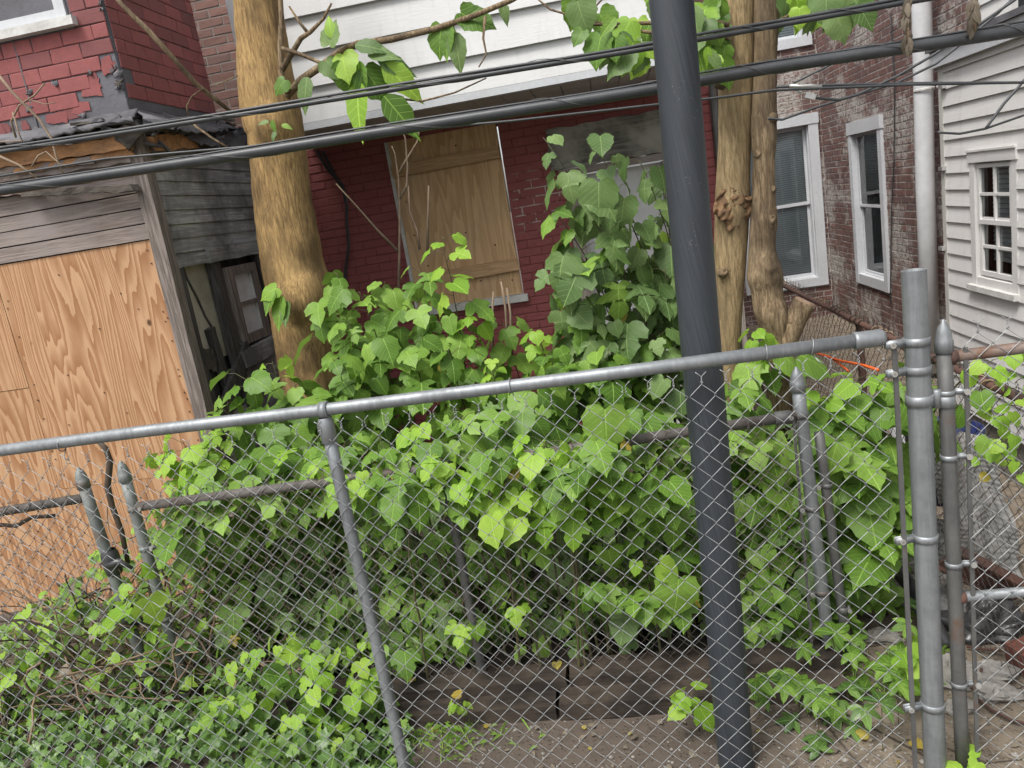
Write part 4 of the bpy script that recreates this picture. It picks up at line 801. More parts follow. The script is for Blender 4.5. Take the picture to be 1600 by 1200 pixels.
class Plant:
    def __init__(s, seed): s.L = []; s.stems = MB(); s.q = random.Random(seed)
    def leaf(s, p, tip, nrm, size, kd, mat): s.L.append((kd, s.q.randrange(len(LEAF[kd])), leaf_matrix(Vector(p), tip, nrm, size), mat, s.q.random()))
    def shoot(s, base, tip, n=10, size=.13, mat='leaf', kinds=('heart','heart','heart','lobe3','lobe3','lobe3','lobe5'), t0=.3, r_=.008, arch=.35, out=(0,-.7,0), young=0, pet=.09, droop=.42, jit=.42, stem=True):
        q = s.q; b, t = Vector(base), Vector(tip); c = b.lerp(t, .45); c.z = b.z+(t.z-b.z)*(.5+arch); c += Vector((q.uniform(-.06,.06), q.uniform(-.06,.06), 0))
        f = lambda u: b*((1-u)**2)+c*(2*u*(1-u))+t*(u*u); pts = [f(i/12)+Vector((q.uniform(-.006,.006), q.uniform(-.006,.006), 0)) for i in range(13)]
        if stem: s.stems.tube(pts, [r_*(1-.75*i/12) for i in range(13)], 5)
        az_ = q.uniform(0, 6.28)
        for k in range(n):
            u = t0+(1-t0)*((k+.5)/n)**.8; p = f(u); az_ += 2.4+q.uniform(-.4,.4); o = Vector((math.cos(az_), math.sin(az_), 0))*.75+Vector(out)*.8; o.normalize()
            sz = size*q.uniform(.6, 1.2)*(1 if u < .8 else .75); pl_ = pet*q.uniform(.5, 1.3)*sz/.13; e = p+o*pl_+Vector((0,0,pl_*q.uniform(0,.6))); s.stems.tube([p, p.lerp(e,.5)+Vector((0,0,pl_*.15)), e], [.0022,.0016,.0012], 3, False)
            tip_ = o*q.uniform(.35,.8)+Vector((0,0,-droop*q.uniform(.4,1.7)))+Vector((q.uniform(-1,1), q.uniform(-1,1), q.uniform(-.6,.6)))*jit
            nr = Vector((0,0,1))*q.uniform(.6,1.1)+o*.45+Vector((0,-.25,0))+Vector((q.uniform(-1,1), q.uniform(-1,1), 0))*jit*.8
            mt = mat
            if young and u > 1-young: mt = 'young'; sz *= .8
            elif q.random() < .012: mt = 'yellow'; sz *= .42
            s.leaf(e, tip_, nr, sz, q.choice(kinds), mt)
    def finish(s, name, loc, label, cat='plant', group=None, nmax=60, stemmat='stem', leafname='leaf', root=None, smooth=True, stuff=False):
        root = root or thing(name, loc, label, cat, group)
        if s.stems.v:
            so = s.stems.build('stem', M[stemmat], root, smooth)
            if stuff: so['kind'] = 'stuff'
        order = []
        for i, l in enumerate(s.L):
            p = l[2].translation; x, y, z = proj(p); vis = -20 < x < 1620 and -20 < y < 1220 and z > .1
            order.append((0 if vis else 1, -(l[2].col[1].length/max(z,.2))*(1.6 if p.y < 3.25 else 1), i))
        order.sort(); sing = {i for v, _, i in order[:nmax] if v == 0}; rest = {}
        for i, l in enumerate(s.L):
            if i in sing: link_mesh(leafname, leaf_me(l[0], l[1], l[3]), root, l[2])
            else: rest.setdefault(l[3], []).append(l)
        for mt, LL in rest.items():
            Vs, Fs, Us, Rs, b = [], [], [], [], 0
            for kd, i, m, _, rv in LL:
                V, F, U = LEAF[kd][i]; A = np.array(m); Vs.append(V @ A[:3,:3].T + A[:3,3]); Fs.append(F+b); Us.append(U); Rs.append(np.full(len(V), rv)); b += len(V)
            o = link_mesh('foliage', np_mesh('foliage', np.concatenate(Vs), np.concatenate(Fs), np.concatenate(Us), mt, np.concatenate(Rs)), root); o['kind'] = 'stuff'
        return root

# leaves and branches of the left tree
P1 = Plant(1); br = MB()
def branch(mb, pxs, Y, w0, w1, dy=0.):
    pts = [ay(x, y, Y+dy*i/(len(pxs)-1)) for i, (x, y) in enumerate(pxs)]; n = len(pts); mb.tube(pts, [(w0+(w1-w0)*i/(n-1))/2/FPX*Y*1.05 for i in range(n)], 8)
    return pts
b1 = branch(br, [(448,150),(470,125),(500,105),(530,82),(560,68),(610,62),(680,45),(740,25),(800,0),(850,-30)], 4.55, 12, 6, -.3)
branch(br, [(450,145),(440,120),(438,70),(440,30),(436,-40)], 4.5, 10, 7)
branch(br, [(440,110),(470,60),(485,50),(505,30),(518,5)], 4.45, 9, 3); branch(br, [(480,50),(468,35),(452,10)], 4.45, 5, 3); branch(br, [(440,75),(470,85),(505,100),(520,105),(560,120),(600,152),(660,158),(710,145),(760,122)], 4.4, 6, 2); branch(br, [(620,155),(625,175),(630,200)], 4.4, 4, 2)
branch(br, [(758,25),(755,60),(760,85),(748,105)], 4.3, 4, 2)
br.build('branch', M['bark_thin'], tl, True)
for (x, y, dx, dy, s_, kd) in ((515,70,.2,-.9,.17,'heart'),(535,85,.1,.7,.2,'heart'),(560,95,.0,.9,.26,'lance'),(590,90,.8,.25,.27,'lance'),(600,100,.8,.75,.34,'lance'),(560,130,-.05,1,.38,'lance'),(480,120,-.2,1,.24,'lance'),(445,125,-.6,.7,.12,'heart'),(555,70,1,.15,.24,'lance'),(520,60,-.2,-.8,.16,'lance'),(570,110,.7,.8,.24,'heart'),(575,85,.9,.1,.22,'lance'),(600,150,.75,.85,.36,'lance'),(510,95,.5,.5,.16,'heart'),(540,100,.1,.9,.2,'heart'),(700,35,-.1,1,.24,'lance'),(710,50,.15,1,.26,'lance'),(730,28,.9,.3,.2,'heart'),(720,20,.6,.3,.18,'heart'),(690,40,-.2,.9,.2,'heart'),(785,5,.2,.9,.14,'lance'),(425,188,.2,.9,.09,'lance'),(440,195,.9,.3,.08,'lance'),(420,190,-.8,.2,.08,'lance'),(430,205,-.2,.9,.08,'lance'),(428,452,-.35,1,.2,'lance'),(440,462,-.15,1,.26,'lance'),(432,450,-.8,.5,.14,'heart'),(448,470,-.05,1,.2,'lance')):
    d = RT*dx-UP*dy; P1.leaf(ay(x, y, 4.35), d+fwd*rnd.uniform(-.3,.2), Vector((rnd.uniform(-.4,.4), -1, .6)), s_*.8, kd, rnd.choice(['leaf','leaf','young','leafdull','leafdull']))
P1.finish('', None, '', root=tl, nmax=60)
# leaves of the right tree overhead
P2 = Plant(2); br = MB()
for pxs, w0 in (([(1140,40),(1100,30),(1040,35),(960,38),(920,38),(895,25),(860,15),(830,-10)], 7), ([(1140,60),(1080,55),(1010,50),(950,40),(915,30),(935,5),(960,-20)], 6), ([(1145,90),(1110,85),(1090,100)], 5), ([(1205,40),(1230,25),(1270,15),(1310,20)], 5)): branch(br, pxs, 3.95, w0, 2)
br.build('branch', M['bark_thin'], tr, True)
for k in range(100):
    x, y = P2.q.choice([(P2.q.uniform(870,1030), P2.q.uniform(-20,95)), (P2.q.uniform(1080,1135), P2.q.uniform(0,95)), (P2.q.uniform(930,1010), P2.q.uniform(30,100)), (P2.q.uniform(1225,1340), P2.q.uniform(-25,22))])
    if y > 30+(x-860)*.45 and x < 1020: continue
    d = RT*P2.q.uniform(-.5,.5)-UP*P2.q.uniform(.3,1); P2.leaf(ay(x, y, P2.q.uniform(3.75,4.1)), d, Vector((P2.q.uniform(-.5,.5), -P2.q.uniform(.4,1), P2.q.uniform(.2,.9))), P2.q.uniform(.08,.15), P2.q.choice(['heart','heart','lance','heart']), P2.q.choice(['leaf','leafdull','young','leafdull']))
P2.finish('', None, '', root=tr, nmax=70)

# ------------------------------------------------------------------ the thicket: many saplings
def ground_base(p, spread=.15, q=rnd): return Vector((p.x+q.uniform(-spread, spread), max(2.75, p.y+q.uniform(.05, .35)), 0))
SAP = {}
def sapling(key, tips, seed, size, mat, n=11, **kw):
    if key not in SAP: SAP[key] = Plant(seed)
    P = SAP[key]
    for t in tips:
        x, y, Y = t[:3]; p = ay(x, y, Y); o = dict(t0=.35, young=.0, r_=.007); o.update(kw)
        if len(t) > 3: o['young'] = t[3]
        b = ground_base(p, .15, P.q)
        if len(t) > 4: b.x += t[4]
        P.shoot(b, p, n, size*P.q.uniform(.85,1.15), mat, **o)
sapling('back_left', [(525,425,4.3),(560,455,4.1),(600,440,4.3),(648,470,4.1),(690,370,4.0,.25),(655,420,4.2),(545,500,3.9),(505,470,4.2),(590,530,3.8),(640,540,3.8),(520,560,3.7)], 11, .15, 'leaf', 15, t0=.45, arch=.2)
sapling('back_mid', [(735,490,4.0,.2),(785,505,4.2),(840,515,4.0,.2),(905,505,3.9),(700,545,3.8),(770,560,3.7,.2),(860,545,3.7),(950,545,3.8),(1010,535,4.0),(820,590,3.5)], 12, .15, 'leaf', 15, t0=.45, arch=.2)
sapling('tall', [(860,330,3.9,0,.5),(1000,560,4.0),(940,560,4.0)], 13, .15, 'leaf', 12, t0=.4)
sapling('tall', [(848,215,3.95,0,.75),(925,215,4.0,0,.5),(1030,255,4.2,0,.15),(870,260,3.95,0,.6),(1000,250,4.1,0,.2),(985,335,4.1,0,.2),(905,395,4.0,0,.3),(950,425,4.2,0,.1),(1000,425,4.3,0,.1),(1045,480,4.2),(880,455,3.9,.1,.2),(1020,370,4.2,.1),(930,330,4.2,0,.3),(985,480,4.3),(1040,330,4.3),(900,470,3.9),(960,500,3.9),(870,420,3.9,0,.2),(1040,420,4.0),(1030,520,3.9)], 13, .15, 'leafdull', 12, t0=.42, arch=.22, droop=.9)
sapling('left', [(425,565,3.6,.15),(385,590,3.5),(330,650,3.4,.2),(285,690,3.3,.3),(250,705,3.3,.3),(460,600,3.6),(355,620,3.5),(300,720,3.2,.2),(270,780,3.15,.15),(350,730,3.15),(420,700,3.2),(480,690,3.2,.15),(440,650,3.4)], 14, .15, 'leaf', 13, t0=.45, arch=.25)
FK = dict(t0=.72, arch=.3)
sapling('front_left', [(300,790,3.05),(350,750,3.05),(440,750,3.05),(500,725,3.0,.2),(560,740,2.9,.2),(600,700,3.0),(650,670,3.05,.2),(620,745,2.84),(690,715,2.84,.2),(540,690,3.1),(400,720,3.1)], 15, .145, 'leaf', 13, **FK)
sapling('front_left', [(620,800,2.95),(560,820,3.0),(430,800,3.1)], 15, .12, 'leaf', 5, **FK)
sapling('front_mid', [(720,650,3.1),(780,700,2.82),(850,690,2.82,.2),(720,750,2.82,.2),(800,760,2.82,.3),(760,730,2.84,.4),(800,650,3.1),(840,755,2.86,.5),(880,700,3.0,.2),(900,760,2.86,.5),(945,650,2.9),(690,690,3.0)], 16, .14, 'leaf', 13, **FK)
sapling('front_mid', [(740,840,2.95),(830,850,2.95),(805,945,2.9,.3),(735,975,2.95,.3),(690,830,3.0)], 16, .12, 'leaf', 4, t0=.85)
sapling('front_right', [(1000,645,3.1),(940,690,2.8),(900,720,2.82),(1000,740,2.84),(1045,700,3.05),(960,760,2.92,.2),(1020,780,2.92),(1080,760,3.1),(1075,660,3.2)], 17, .15, 'leaf', 12, **FK)
sapling('front_right', [(930,915,2.9),(1000,930,2.86),(1055,940,2.9),(1010,880,2.88,.2),(1060,860,2.95),(950,850,2.95)], 17, .15, 'leaf', 4, t0=.86)
sapling('right', [(1160,600,3.5),(1150,660,3.3),(1200,700,3.2),(1300,620,3.35,.1),(1340,590,3.4,.15),(1385,640,3.3),(1420,590,3.5),(1280,700,3.2),(1350,730,3.2),(1330,790,3.2),(1400,760,3.2),(1260,760,3.15),(1380,830,3.1),(1180,760,3.2),(1320,690,3.1),(1180,520,3.9,.2)], 18, .17, 'leaf', 12, t0=.6, arch=.3)
sapling('right', [(1340,880,3.1),(1200,860,3.2),(1300,850,3.2),(1160,900,3.1),(1240,920,3.1)], 18, .13, 'leaf', 6, t0=.6)
# shaded inside of the thicket
for key in list(SAP):
    if key == 'tall': continue
    P = SAP[key]; rg = {'back_left':(-1.9,-.9,3.6,4.3,1.5),'back_mid':(-.9,.2,3.5,4.2,1.3),'tall':(-.1,.7,3.8,4.5,1.5),'left':(-2.3,-1.5,3.3,3.9,1.1),'front_left':(-1.9,-.8,3.3,3.9,1.0),'front_mid':(-.9,-.1,3.3,3.9,1.0),'front_right':(-.2,.6,3.3,3.9,1.0),'right':(.3,1.15,3.3,3.9,.95)}[key]
    for k in range(14):
        b = Vector((P.q.uniform(rg[0],rg[1]), P.q.uniform(rg[2]+.12,rg[3]+.15), 0)); t = b+Vector((P.q.uniform(-.2,.2), P.q.uniform(-.25,.1), P.q.uniform(.45,1)*rg[4])); P.shoot(b, t, 12, .10, P.q.choice(['leaf','leafdull']), t0=.15, r_=.006)
for key, x0, x1 in (('left',-2.1,-1.6),('front_left',-1.75,-.85),('front_mid',-.95,-.05),('front_right',-.1,.6),('right',.35,1.1)):
    P = SAP[key]
    for k in range(13):
        b = Vector((P.q.uniform(x0,x1), P.q.uniform(3.16,3.5), .05)); t = b+Vector((P.q.uniform(-.15,.15), P.q.uniform(-.12,.05), P.q.uniform(.35,.8))); P.shoot(b, t, 12, .115, P.q.choice(['leaf','leaf','leafdull']), t0=.08, r_=.005, droop=.7)
for key, x0, x1 in (('left',-2.0,-1.6),('front_left',-1.7,-.85),('front_mid',-.95,-.05),('front_right',-.1,.6),('right',.3,1.0)):
    P = SAP[key]
    for k in range(9):
        b = Vector((P.q.uniform(x0,x1), P.q.uniform(3.04,3.3), .08)); t = b+Vector((P.q.uniform(-.2,.2), P.q.uniform(-.12,.0), P.q.uniform(.1,.35))); P.shoot(b, t, 8, .105, P.q.choice(['leaf','leaf','leafdull']), t0=.05, r_=.004, droop=.7)
LB = {'back_left':'grey-green sapling growing up against the red wall beside the yellow trunk','back_mid':'leafy sapling below the boarded window','tall':'tall arching sapling in front of the white door','left':'leafy sapling in front of the plywood and left trunk','front_left':'leafy sapling left of the front line post','front_mid':'bright green sapling in the middle behind the front fence','front_right':'large-leaved sapling hanging beside the black pole','right':'large-leaved sapling between the black pole and the gate post'}
SAP['tall'].leaf(ay(935, 285, 3.8), RT*.02-UP*1., Vector((.1,-1,.35)), .19, 'heart', 'leafdull'); SAP['tall'].leaf(ay(880, 400, 3.75), -RT*.25-UP*1., Vector((-.2,-1,.5)), .18, 'lobe3', 'leafdull'); SAP['tall'].leaf(ay(905, 420, 3.75), -RT*.45-UP*1., Vector((.1,-1,.5)), .19, 'lobe3', 'leafdull'); SAP['front_right'].leaf(ay(945, 640, 2.75), RT*.05-UP*1., Vector((.05,-1,.45)), .17, 'heart', 'leaf'); SAP['front_right'].leaf(ay(1060, 905, 2.8), -RT*.1-UP*1., Vector((.05,-1,.5)), .165, 'heart', 'leaf'); SAP['front_right'].leaf(ay(1018, 925, 2.84), RT*.15-UP*1., Vector((.1,-1,.5)), .15, 'heart', 'leaf'); SAP['right'].leaf(ay(1250, 555, 3.3), RT*.9-UP*.3, Vector((0,-.6,1)), .17, 'heart', 'leaf')
for k, P in SAP.items():
    b = P.L[0][2].translation; P.finish('mulberry_sapling', (b.x, b.y, 0), LB[k], 'sapling', 'mulberry saplings in the thicket', 110)
# young plants in front of the timbers
P = Plant(31)
for x, y, Y in ((405,1010,2.62),(440,1000,2.66),(560,1005,2.7),(395,1075,2.6),(500,1050,2.62),(460,1110,2.56),(525,1130,2.55),(480,1010,2.66),(350,1090,2.6),(560,1060,2.64),(430,1150,2.52)):
    p = ay(x, y, Y); P.shoot((p.x+rnd.uniform(-.1,.1), min(2.72, p.y+.06), 0), p, 8, .095, 'leaf', t0=.25, r_=.005, young=.45, kinds=('heart','lobe3','lobe3'))
P.finish('young_mulberry', (-1.55, 2.6, 0), 'low bright green seedling clump at the foot of the front fence', 'seedling', None, 60)
for i, (x, y, Y, n, lb) in enumerate(((715,1100,2.66,6,'tiny sprig growing from the dirt right of the front line post'), (1075,1085,2.58,7,'small leafy sprig beside the foot of the black pole'), (205,900,2.85,6,'single leafy sprig hanging over the black-wrapped post'))):
    P = Plant(40+i); p = ay(x, y, Y); P.shoot((p.x+.03, p.y+.03, 0), p, n, (.05, .095, .12)[i], 'young', t0=.5, r_=.003, kinds=('heart','lobe3')); P.finish('leafy_sprig', (p.x, p.y, 0), lb, 'seedling', 'small sprigs', 20)
# vine by the gate and on the alley fence
P = Plant(51)
for x, y in ((1545,560),(1590,540),(1560,640),(1530,610),(1580,680),(1600,600),(1540,700),(1600,720)):
    p = ax(x, y, 1.22); P.shoot((1.24, p.y+.15, 0), p, 6, .085, 'leaf', t0=.75, stem=False, kinds=('heart',), young=.2)
P.stems.tube([(1.24,2.75,1.1),(1.25,3.0,1.15),(1.24,3.2,1.0),(1.25,3.4,.8),(1.24,3.5,.5),(1.25,3.55,0)], .004, 5)
P.finish('climbing_vine', (1.24, 3, 0), 'leafy vine climbing the alley fence beyond the gate', 'vine', None, 60, stuff=True)
# creeper with five-part leaves at lower right
P = Plant(52)
def palmate(P, c, s_, mat, tilt):
    up_ = Vector((tilt[0], tilt[1], 1)).normalized(); a0 = P.q.uniform(0, 6.28)
    for k in range(5):
        a = a0+(k-2)*.95; d = Vector((math.cos(a), math.sin(a), -.12)); d -= up_*d.dot(up_)*.8; P.leaf(c, d, up_, s_*(1.1-.14*abs(k-2)), 'leaflet', mat)
for k in range(46):
    x, y = P.q.uniform(1165,1420), P.q.uniform(930,1110)
    if y > 1160-(x-1165)*.25+20: continue
    c = az(x, y, P.q.uniform(.02,.22)); P.stems.tube([(c.x, c.y+.02, 0), c], .002, 3, False); palmate(P, c, P.q.uniform(.06,.095), P.q.choice(['leaf','ivy','leaf']), (P.q.uniform(-.4,.4), P.q.uniform(-.8,0)))
for x, y in ((1270,1090),(1305,1115),(1330,1135),(1240,1125),(1275,1150),(1310,1095),(1280,1170)): c = az(x, y, .03); palmate(P, c, .065, 'ivy', (0,-.3))
for k in range(12): c = az(P.q.uniform(1390,1440), P.q.uniform(990,1080), P.q.uniform(.05,.25)); P.leaf(c, Vector((P.q.uniform(-1,1), -.6, -.2)), (0,-.5,1), .07, 'heart', 'young')
P.finish('five_leaf_creeper', (.7, 2.9, 0), 'creeper with five-part leaves spilling over the dirt right of the pole', 'creeper', None, 200, stuff=True)
P = Plant(53)
for k in range(9): c = az(P.q.uniform(1490,1540), P.q.uniform(1175,1210), P.q.uniform(.02,.12)); P.leaf(c, Vector((P.q.uniform(-1,1), P.q.uniform(-1,.3), .1)), (0,-.4,1), .05, 'heart', 'young')
P.stems.tube([(1.0,2.4,0),(1.0,2.42,.08)], .003, 4); P.finish('weed', (1.0, 2.4, 0), 'bright green weed at the foot of the gate', 'weed', None, 20)
# ivy carpet at lower left
P = Plant(61)
for k in range(2300):
    x, y = P.q.uniform(-60, 640), P.q.uniform(990, 1230)
    if y < 1075 and x < 190: continue
    if x > 560 and y < 1080: continue
    h = .26*max(0, 1-abs(x-330)/420)+.05+.05*mnoise.noise(Vector((x*.01, y*.01, 0))); c = az(x, y, max(.01, h*P.q.uniform(.1,1)))
    if c.y < 2.36 or c.y > 3.4: continue
    a = P.q.uniform(0, 6.28); P.leaf(c, Vector((math.cos(a), math.sin(a)-.5, P.q.uniform(-.9,.1))), Vector((P.q.uniform(-.4,.4), -P.q.uniform(.2,1), .8)), P.q.uniform(.028,.06), 'ivy', P.q.choice(['ivy','ivy','ivy','ivy','ivy','leaf']))
for k in range(60):
    c = az(P.q.uniform(0,600), P.q.uniform(1080,1200), .02)
    if c.y > 2.4: P.stems.tube([c, c+Vector((P.q.uniform(-.12,.12), P.q.uniform(-.05,.1), P.q.uniform(0,.12)))], .0025, 3)
P.finish('ivy', (-2, 2.7, 0), 'dark glossy ivy covering the ground at the left foot of the fence', 'ivy', None, 200, stuff=True)
# tangle of dead vines behind the left posts
tv = MB(); q = random.Random(5)
for k in range(430):
    X, Y = q.uniform(-3.6,-1.75), q.uniform(2.75,3.6); h = .75*max(.15, 1-abs(X+2.55)/1.25); p = Vector((X, Y, q.uniform(0, h*.7))); pts = [p]; d = Vector((q.uniform(-1,1), q.uniform(-.4,.4), q.uniform(-.1,.8))).normalized()
    for i in range(q.randint(4,8)):
        d = (d+Vector((q.uniform(-.5,.5), q.uniform(-.3,.3), q.uniform(-.45,.3)))).normalized(); p = p+d*.08; p.z = max(.01, min(p.z, h*1.15)); pts.append(p.copy())
    tv.tube(pts, q.uniform(.0015,.006), 4, False, 0 if q.random() < .6 else 1)
tag(tv.build('dead_vine_tangle', [M['deadvine'], M['twigdark']], None, True), 'brown tangle of dead vines in front of the plywood', 'dead vines', kind='stuff')
P = Plant(62)
for k in range(850):
    X, Y = P.q.uniform(-3.5,-1.9), P.q.uniform(2.8,3.5); h = .8*max(.15, 1-abs(X+2.6)/1.3); c = Vector((X, Y, P.q.uniform(.05,1)*h)); a = P.q.uniform(0,6.28)
    P.leaf(c, Vector((math.cos(a), math.sin(a)-.4, -.4)), Vector((0,-.6,.8)), P.q.uniform(.035,.075), P.q.choice(['heart','lobe3','ivy']), P.q.choice(['young','young','young','leaf','leaf','leaf','deadleaf']))
for k in range(30): c = P.q.choice(P.L)[2].translation; P.stems.tube([(c.x, c.y, 0), c], .002, 3, False)
P.finish('weedy_vine', (-2.6, 3.2, 0), 'yellow-green vine leaves growing over the dead tangle before the plywood', 'vine', None, 120, stuff=True)
for i, pts in enumerate(([(20,475+490),(55,1000),(60,1060),(30,1090)], [(0,820),(25,822),(50,808),(85,806)])):
    mb = MB(); mb.tube([ay(x, y, 3.0) for x, y in pts], .010, 6); tag(mb.build('bare_vine_stem', M['twigdark'], None, True), ('dark bent vine stem low at the left edge','dark vine stem crossing the plywood at the left edge')[i], 'vine')
mb = MB(); mb.tube([ay(x, y, 3.0) for x, y in ((155,690),(165,700),(172,720),(168,760),(175,790),(190,830),(200,880))], [.012,.012,.014,.014,.013,.012,.01], 7); tag(mb.build('bare_vine_stem', M['twigdark'], None, True), 'thick dark vine twisting between the two capped posts', 'vine')
# dry twigs by the boarded window
for i, (L, lb) in enumerate((([[(622,480),(624,400),(625,330),(623,280),(617,240),(612,228)], [(625,310),(636,290),(637,260),(633,215),(622,190)], [(624,270),(635,250),(652,222),(655,205)]], 'tall dry twig left of the boarded window'), ([[(668,400),(669,330),(670,290)], [(656,390),(652,360),(640,330),(638,290)], [(622,392),(590,360),(555,320),(525,287)]], 'thin dry twigs crossing the boarded window'), ([[(770,560),(769,500),(771,455)], [(795,560),(790,480),(783,440)], [(800,560),(798,490),(792,450)]], 'bare upright twigs below the boarded window'))):
    mb = MB()
    for pts in L: mb.tube([ay(x, y, 5.3 if i < 2 else 4.6) for x, y in pts], [.011-.008*k/len(pts) for k in range(len(pts))], 5)
    tag(mb.build('dry_twig', M['twig'], None, True), lb, 'twig', 'dry twigs by the window')
# fallen branch against the red siding and twigs at upper left
mb = MB(); mb.tube([ay(x, y, Y) for x, y, Y in ((160,-25,4.05),(205,22,4.05),(232,48,4.08),(270,90,4.12),(305,130,4.2),(330,150,4.25),(365,178,4.35))], [.009,.013,.015,.014,.014,.014,.010], 8).tube([ay(x, y, 4.2) for x, y in ((318,138),(300,150),(292,165),(293,182))], .004, 5).tube([ay(x, y, 4.2) for x, y in ((330,135),(350,128),(372,118))], .003, 5).tube([ay(x, y, 4.2) for x, y in ((303,195),(330,215),(355,230))], .006, 5)
tag(mb.build('fallen_branch', M['bark_thin'], None, True), 'long bare branch leaning across the red siding of the ruin', 'branch')
mb = MB()
for pts, r_ in (([(-20,95),(20,145),(60,185),(80,215),(88,245),(100,275)], .008), ([(25,215),(17,190),(30,165),(55,148),(70,130)], .006), ([(20,175),(30,210),(35,220),(-10,222)], .005), ([(50,260),(60,243),(72,237),(92,255),(105,262)], .005), ([(-10,240),(30,258),(60,280)], .008), ([(45,155),(70,163),(88,160)], .003)):
    mb.tube([ay(x, y, 3.9) for x, y in pts], [r_*(1-.5*i/len(pts)) for i in range(len(pts))], 5)
tag(mb.build('bare_twigs', M['twig'], None, True), 'pale bare twigs in front of the rotten roof edge', 'twig')
# withered leaves hanging on the cable
for i, (x, y0, y1, lb) in enumerate(((1417,-10,86,'longer withered leaf cluster hanging from the cable'), (1521,-10,48,'shorter withered leaf cluster hanging near the top right corner'))):
    P = Plant(70+i)
    for k in range(26):
        f = P.q.random(); c = ay(x+P.q.uniform(-5,5), y0+(y1-y0)*f*.8, 2.66+P.q.uniform(-.01,.01)); P.leaf(c, Vector((P.q.uniform(-.25,.25), P.q.uniform(-.3,.3), -1)), Vector((P.q.uniform(-1,1), -1, 0)), P.q.uniform(.03,.055), 'leaflet', 'deadleaf')
    P.stems.tube([ay(x, y0, 2.66), ay(x+3, y1, 2.66)], .004, 5); P.finish('withered_leaf_cluster', ay(x, y0, 2.66), lb, 'dead leaves', 'withered clusters', 26, 'deadvine')

# ================================================================== GROUND OBJECTS
def timber(a, b, wd, ht, label, seed):
    mb = MB(); mb.beam(a, b, wd, ht, 12, .05, seed=seed); tag(mb.build('landscape_timber', M['timber'], None), label, 'timber', 'landscape timbers')
timber((-1.75, 2.80, .03), (-.45, 2.80, .03), .13, .066, 'lower dark timber on the dirt under the middle of the fence', 1)
timber((-1.7, 2.90, .083), (-.40, 2.905, .083), .13, .05, 'upper dark timber behind the front line post', 2)
timber((-.43, 2.80, .032), (.70, 2.80, .032), .14, .07, 'lower dark timber reaching to the foot of the black pole', 3)
timber((-.39, 2.915, .088), (.72, 2.91, .088), .14, .052, 'upper dark timber left of the black pole', 4)
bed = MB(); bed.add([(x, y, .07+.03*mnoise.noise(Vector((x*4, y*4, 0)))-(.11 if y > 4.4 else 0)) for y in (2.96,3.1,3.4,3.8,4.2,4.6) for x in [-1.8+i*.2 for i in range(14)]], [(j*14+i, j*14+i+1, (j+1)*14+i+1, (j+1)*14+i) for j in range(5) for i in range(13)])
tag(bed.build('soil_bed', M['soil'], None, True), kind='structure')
for i, (x0, y0, x1, y1, r_) in enumerate(((130,1040,215,1065,.035), (150,1075,200,1085,.028))):
    a = az(x0, y0, .05); b = az(x1, y1, .05); mb = MB(); mb.tube([a, a.lerp(b,.5)+Vector((0,0,.012)), b], [r_*1.1, r_, r_*.85], 10)
    for k, v in enumerate(mb.v): v = Vector(v); mb.v[k] = tuple(v+Vector((1,1,1))*mnoise.noise(v*25)*.008)
    tag(mb.build('log', M['deadvine'], None, True), ('longer brown log lying in the ivy','shorter brown log lying in front of the other')[i], 'log', 'logs in the ivy')
def rock(name, c, r_, mat, label, cat, group, seed, flat=.6, st=(1,1)):
    mb = MB(); n, m_ = 9, 12; c = Vector(c); vs_ = []
    for i in range(n+1):
        t = math.pi*i/n
        for k in range(m_):
            a = 2*math.pi*k/m_; d = Vector((math.sin(t)*math.cos(a)*st[0], math.sin(t)*math.sin(a)*st[1], math.cos(t)*flat)); f = 1+.5*mnoise.noise(d*1.7+Vector((seed,0,0)))+.2*mnoise.noise(d*5+Vector((seed,1,0))); vs_.append(c+d*r_*f)
    mb.add(vs_, [(i*m_+k, i*m_+(k+1) % m_, (i+1)*m_+(k+1) % m_, (i+1)*m_+k) for i in range(n) for k in range(m_)])
    return tag(mb.build(name, M[mat], None), label, cat, group)
RK = ((1405,925,.10,'large pale rubble block behind the tall gate post'),(1415,890,.07,'pale rubble chunk on top behind the gate post'),(1470,915,.08,'white rubble chunk seen between gate post and gate'),(1385,945,.06,'pale stone half under the leaves left of the gate post'),(1510,1065,.09,'flat pale stone behind the gate mesh'),(1480,1045,.07,'pale stone beside the gate stile'),(1545,1060,.08,'pale stone lying right of the flat one'),(1380,1000,.06,'pale stone at the edge of the creeper'),(1440,1065,.05,'small pale stone between the two gate posts'),(1560,1090,.06,'small buff stone in front of the rubble'),(1500,1110,.045,'small buff stone near the gate stile'))
for i, (x, y, r_, lb) in enumerate(RK): c = az(x, y); rock('rubble_stone', (c.x, c.y, r_*.3), r_, 'stone', lb, 'stone', 'rubble by the gate', i*2.3, .55, (1.3,.8))
# loose brick
c = az(1598, 1050); mb = MB(); mb.beam((c.x-.02, c.y, .05), (c.x+.22, c.y+.06, .06), .12, .10, 4, .06, seed=7); tag(mb.build('loose_brick', M['redbk'], None), 'reddish loose brick at the right edge behind the gate', 'brick')
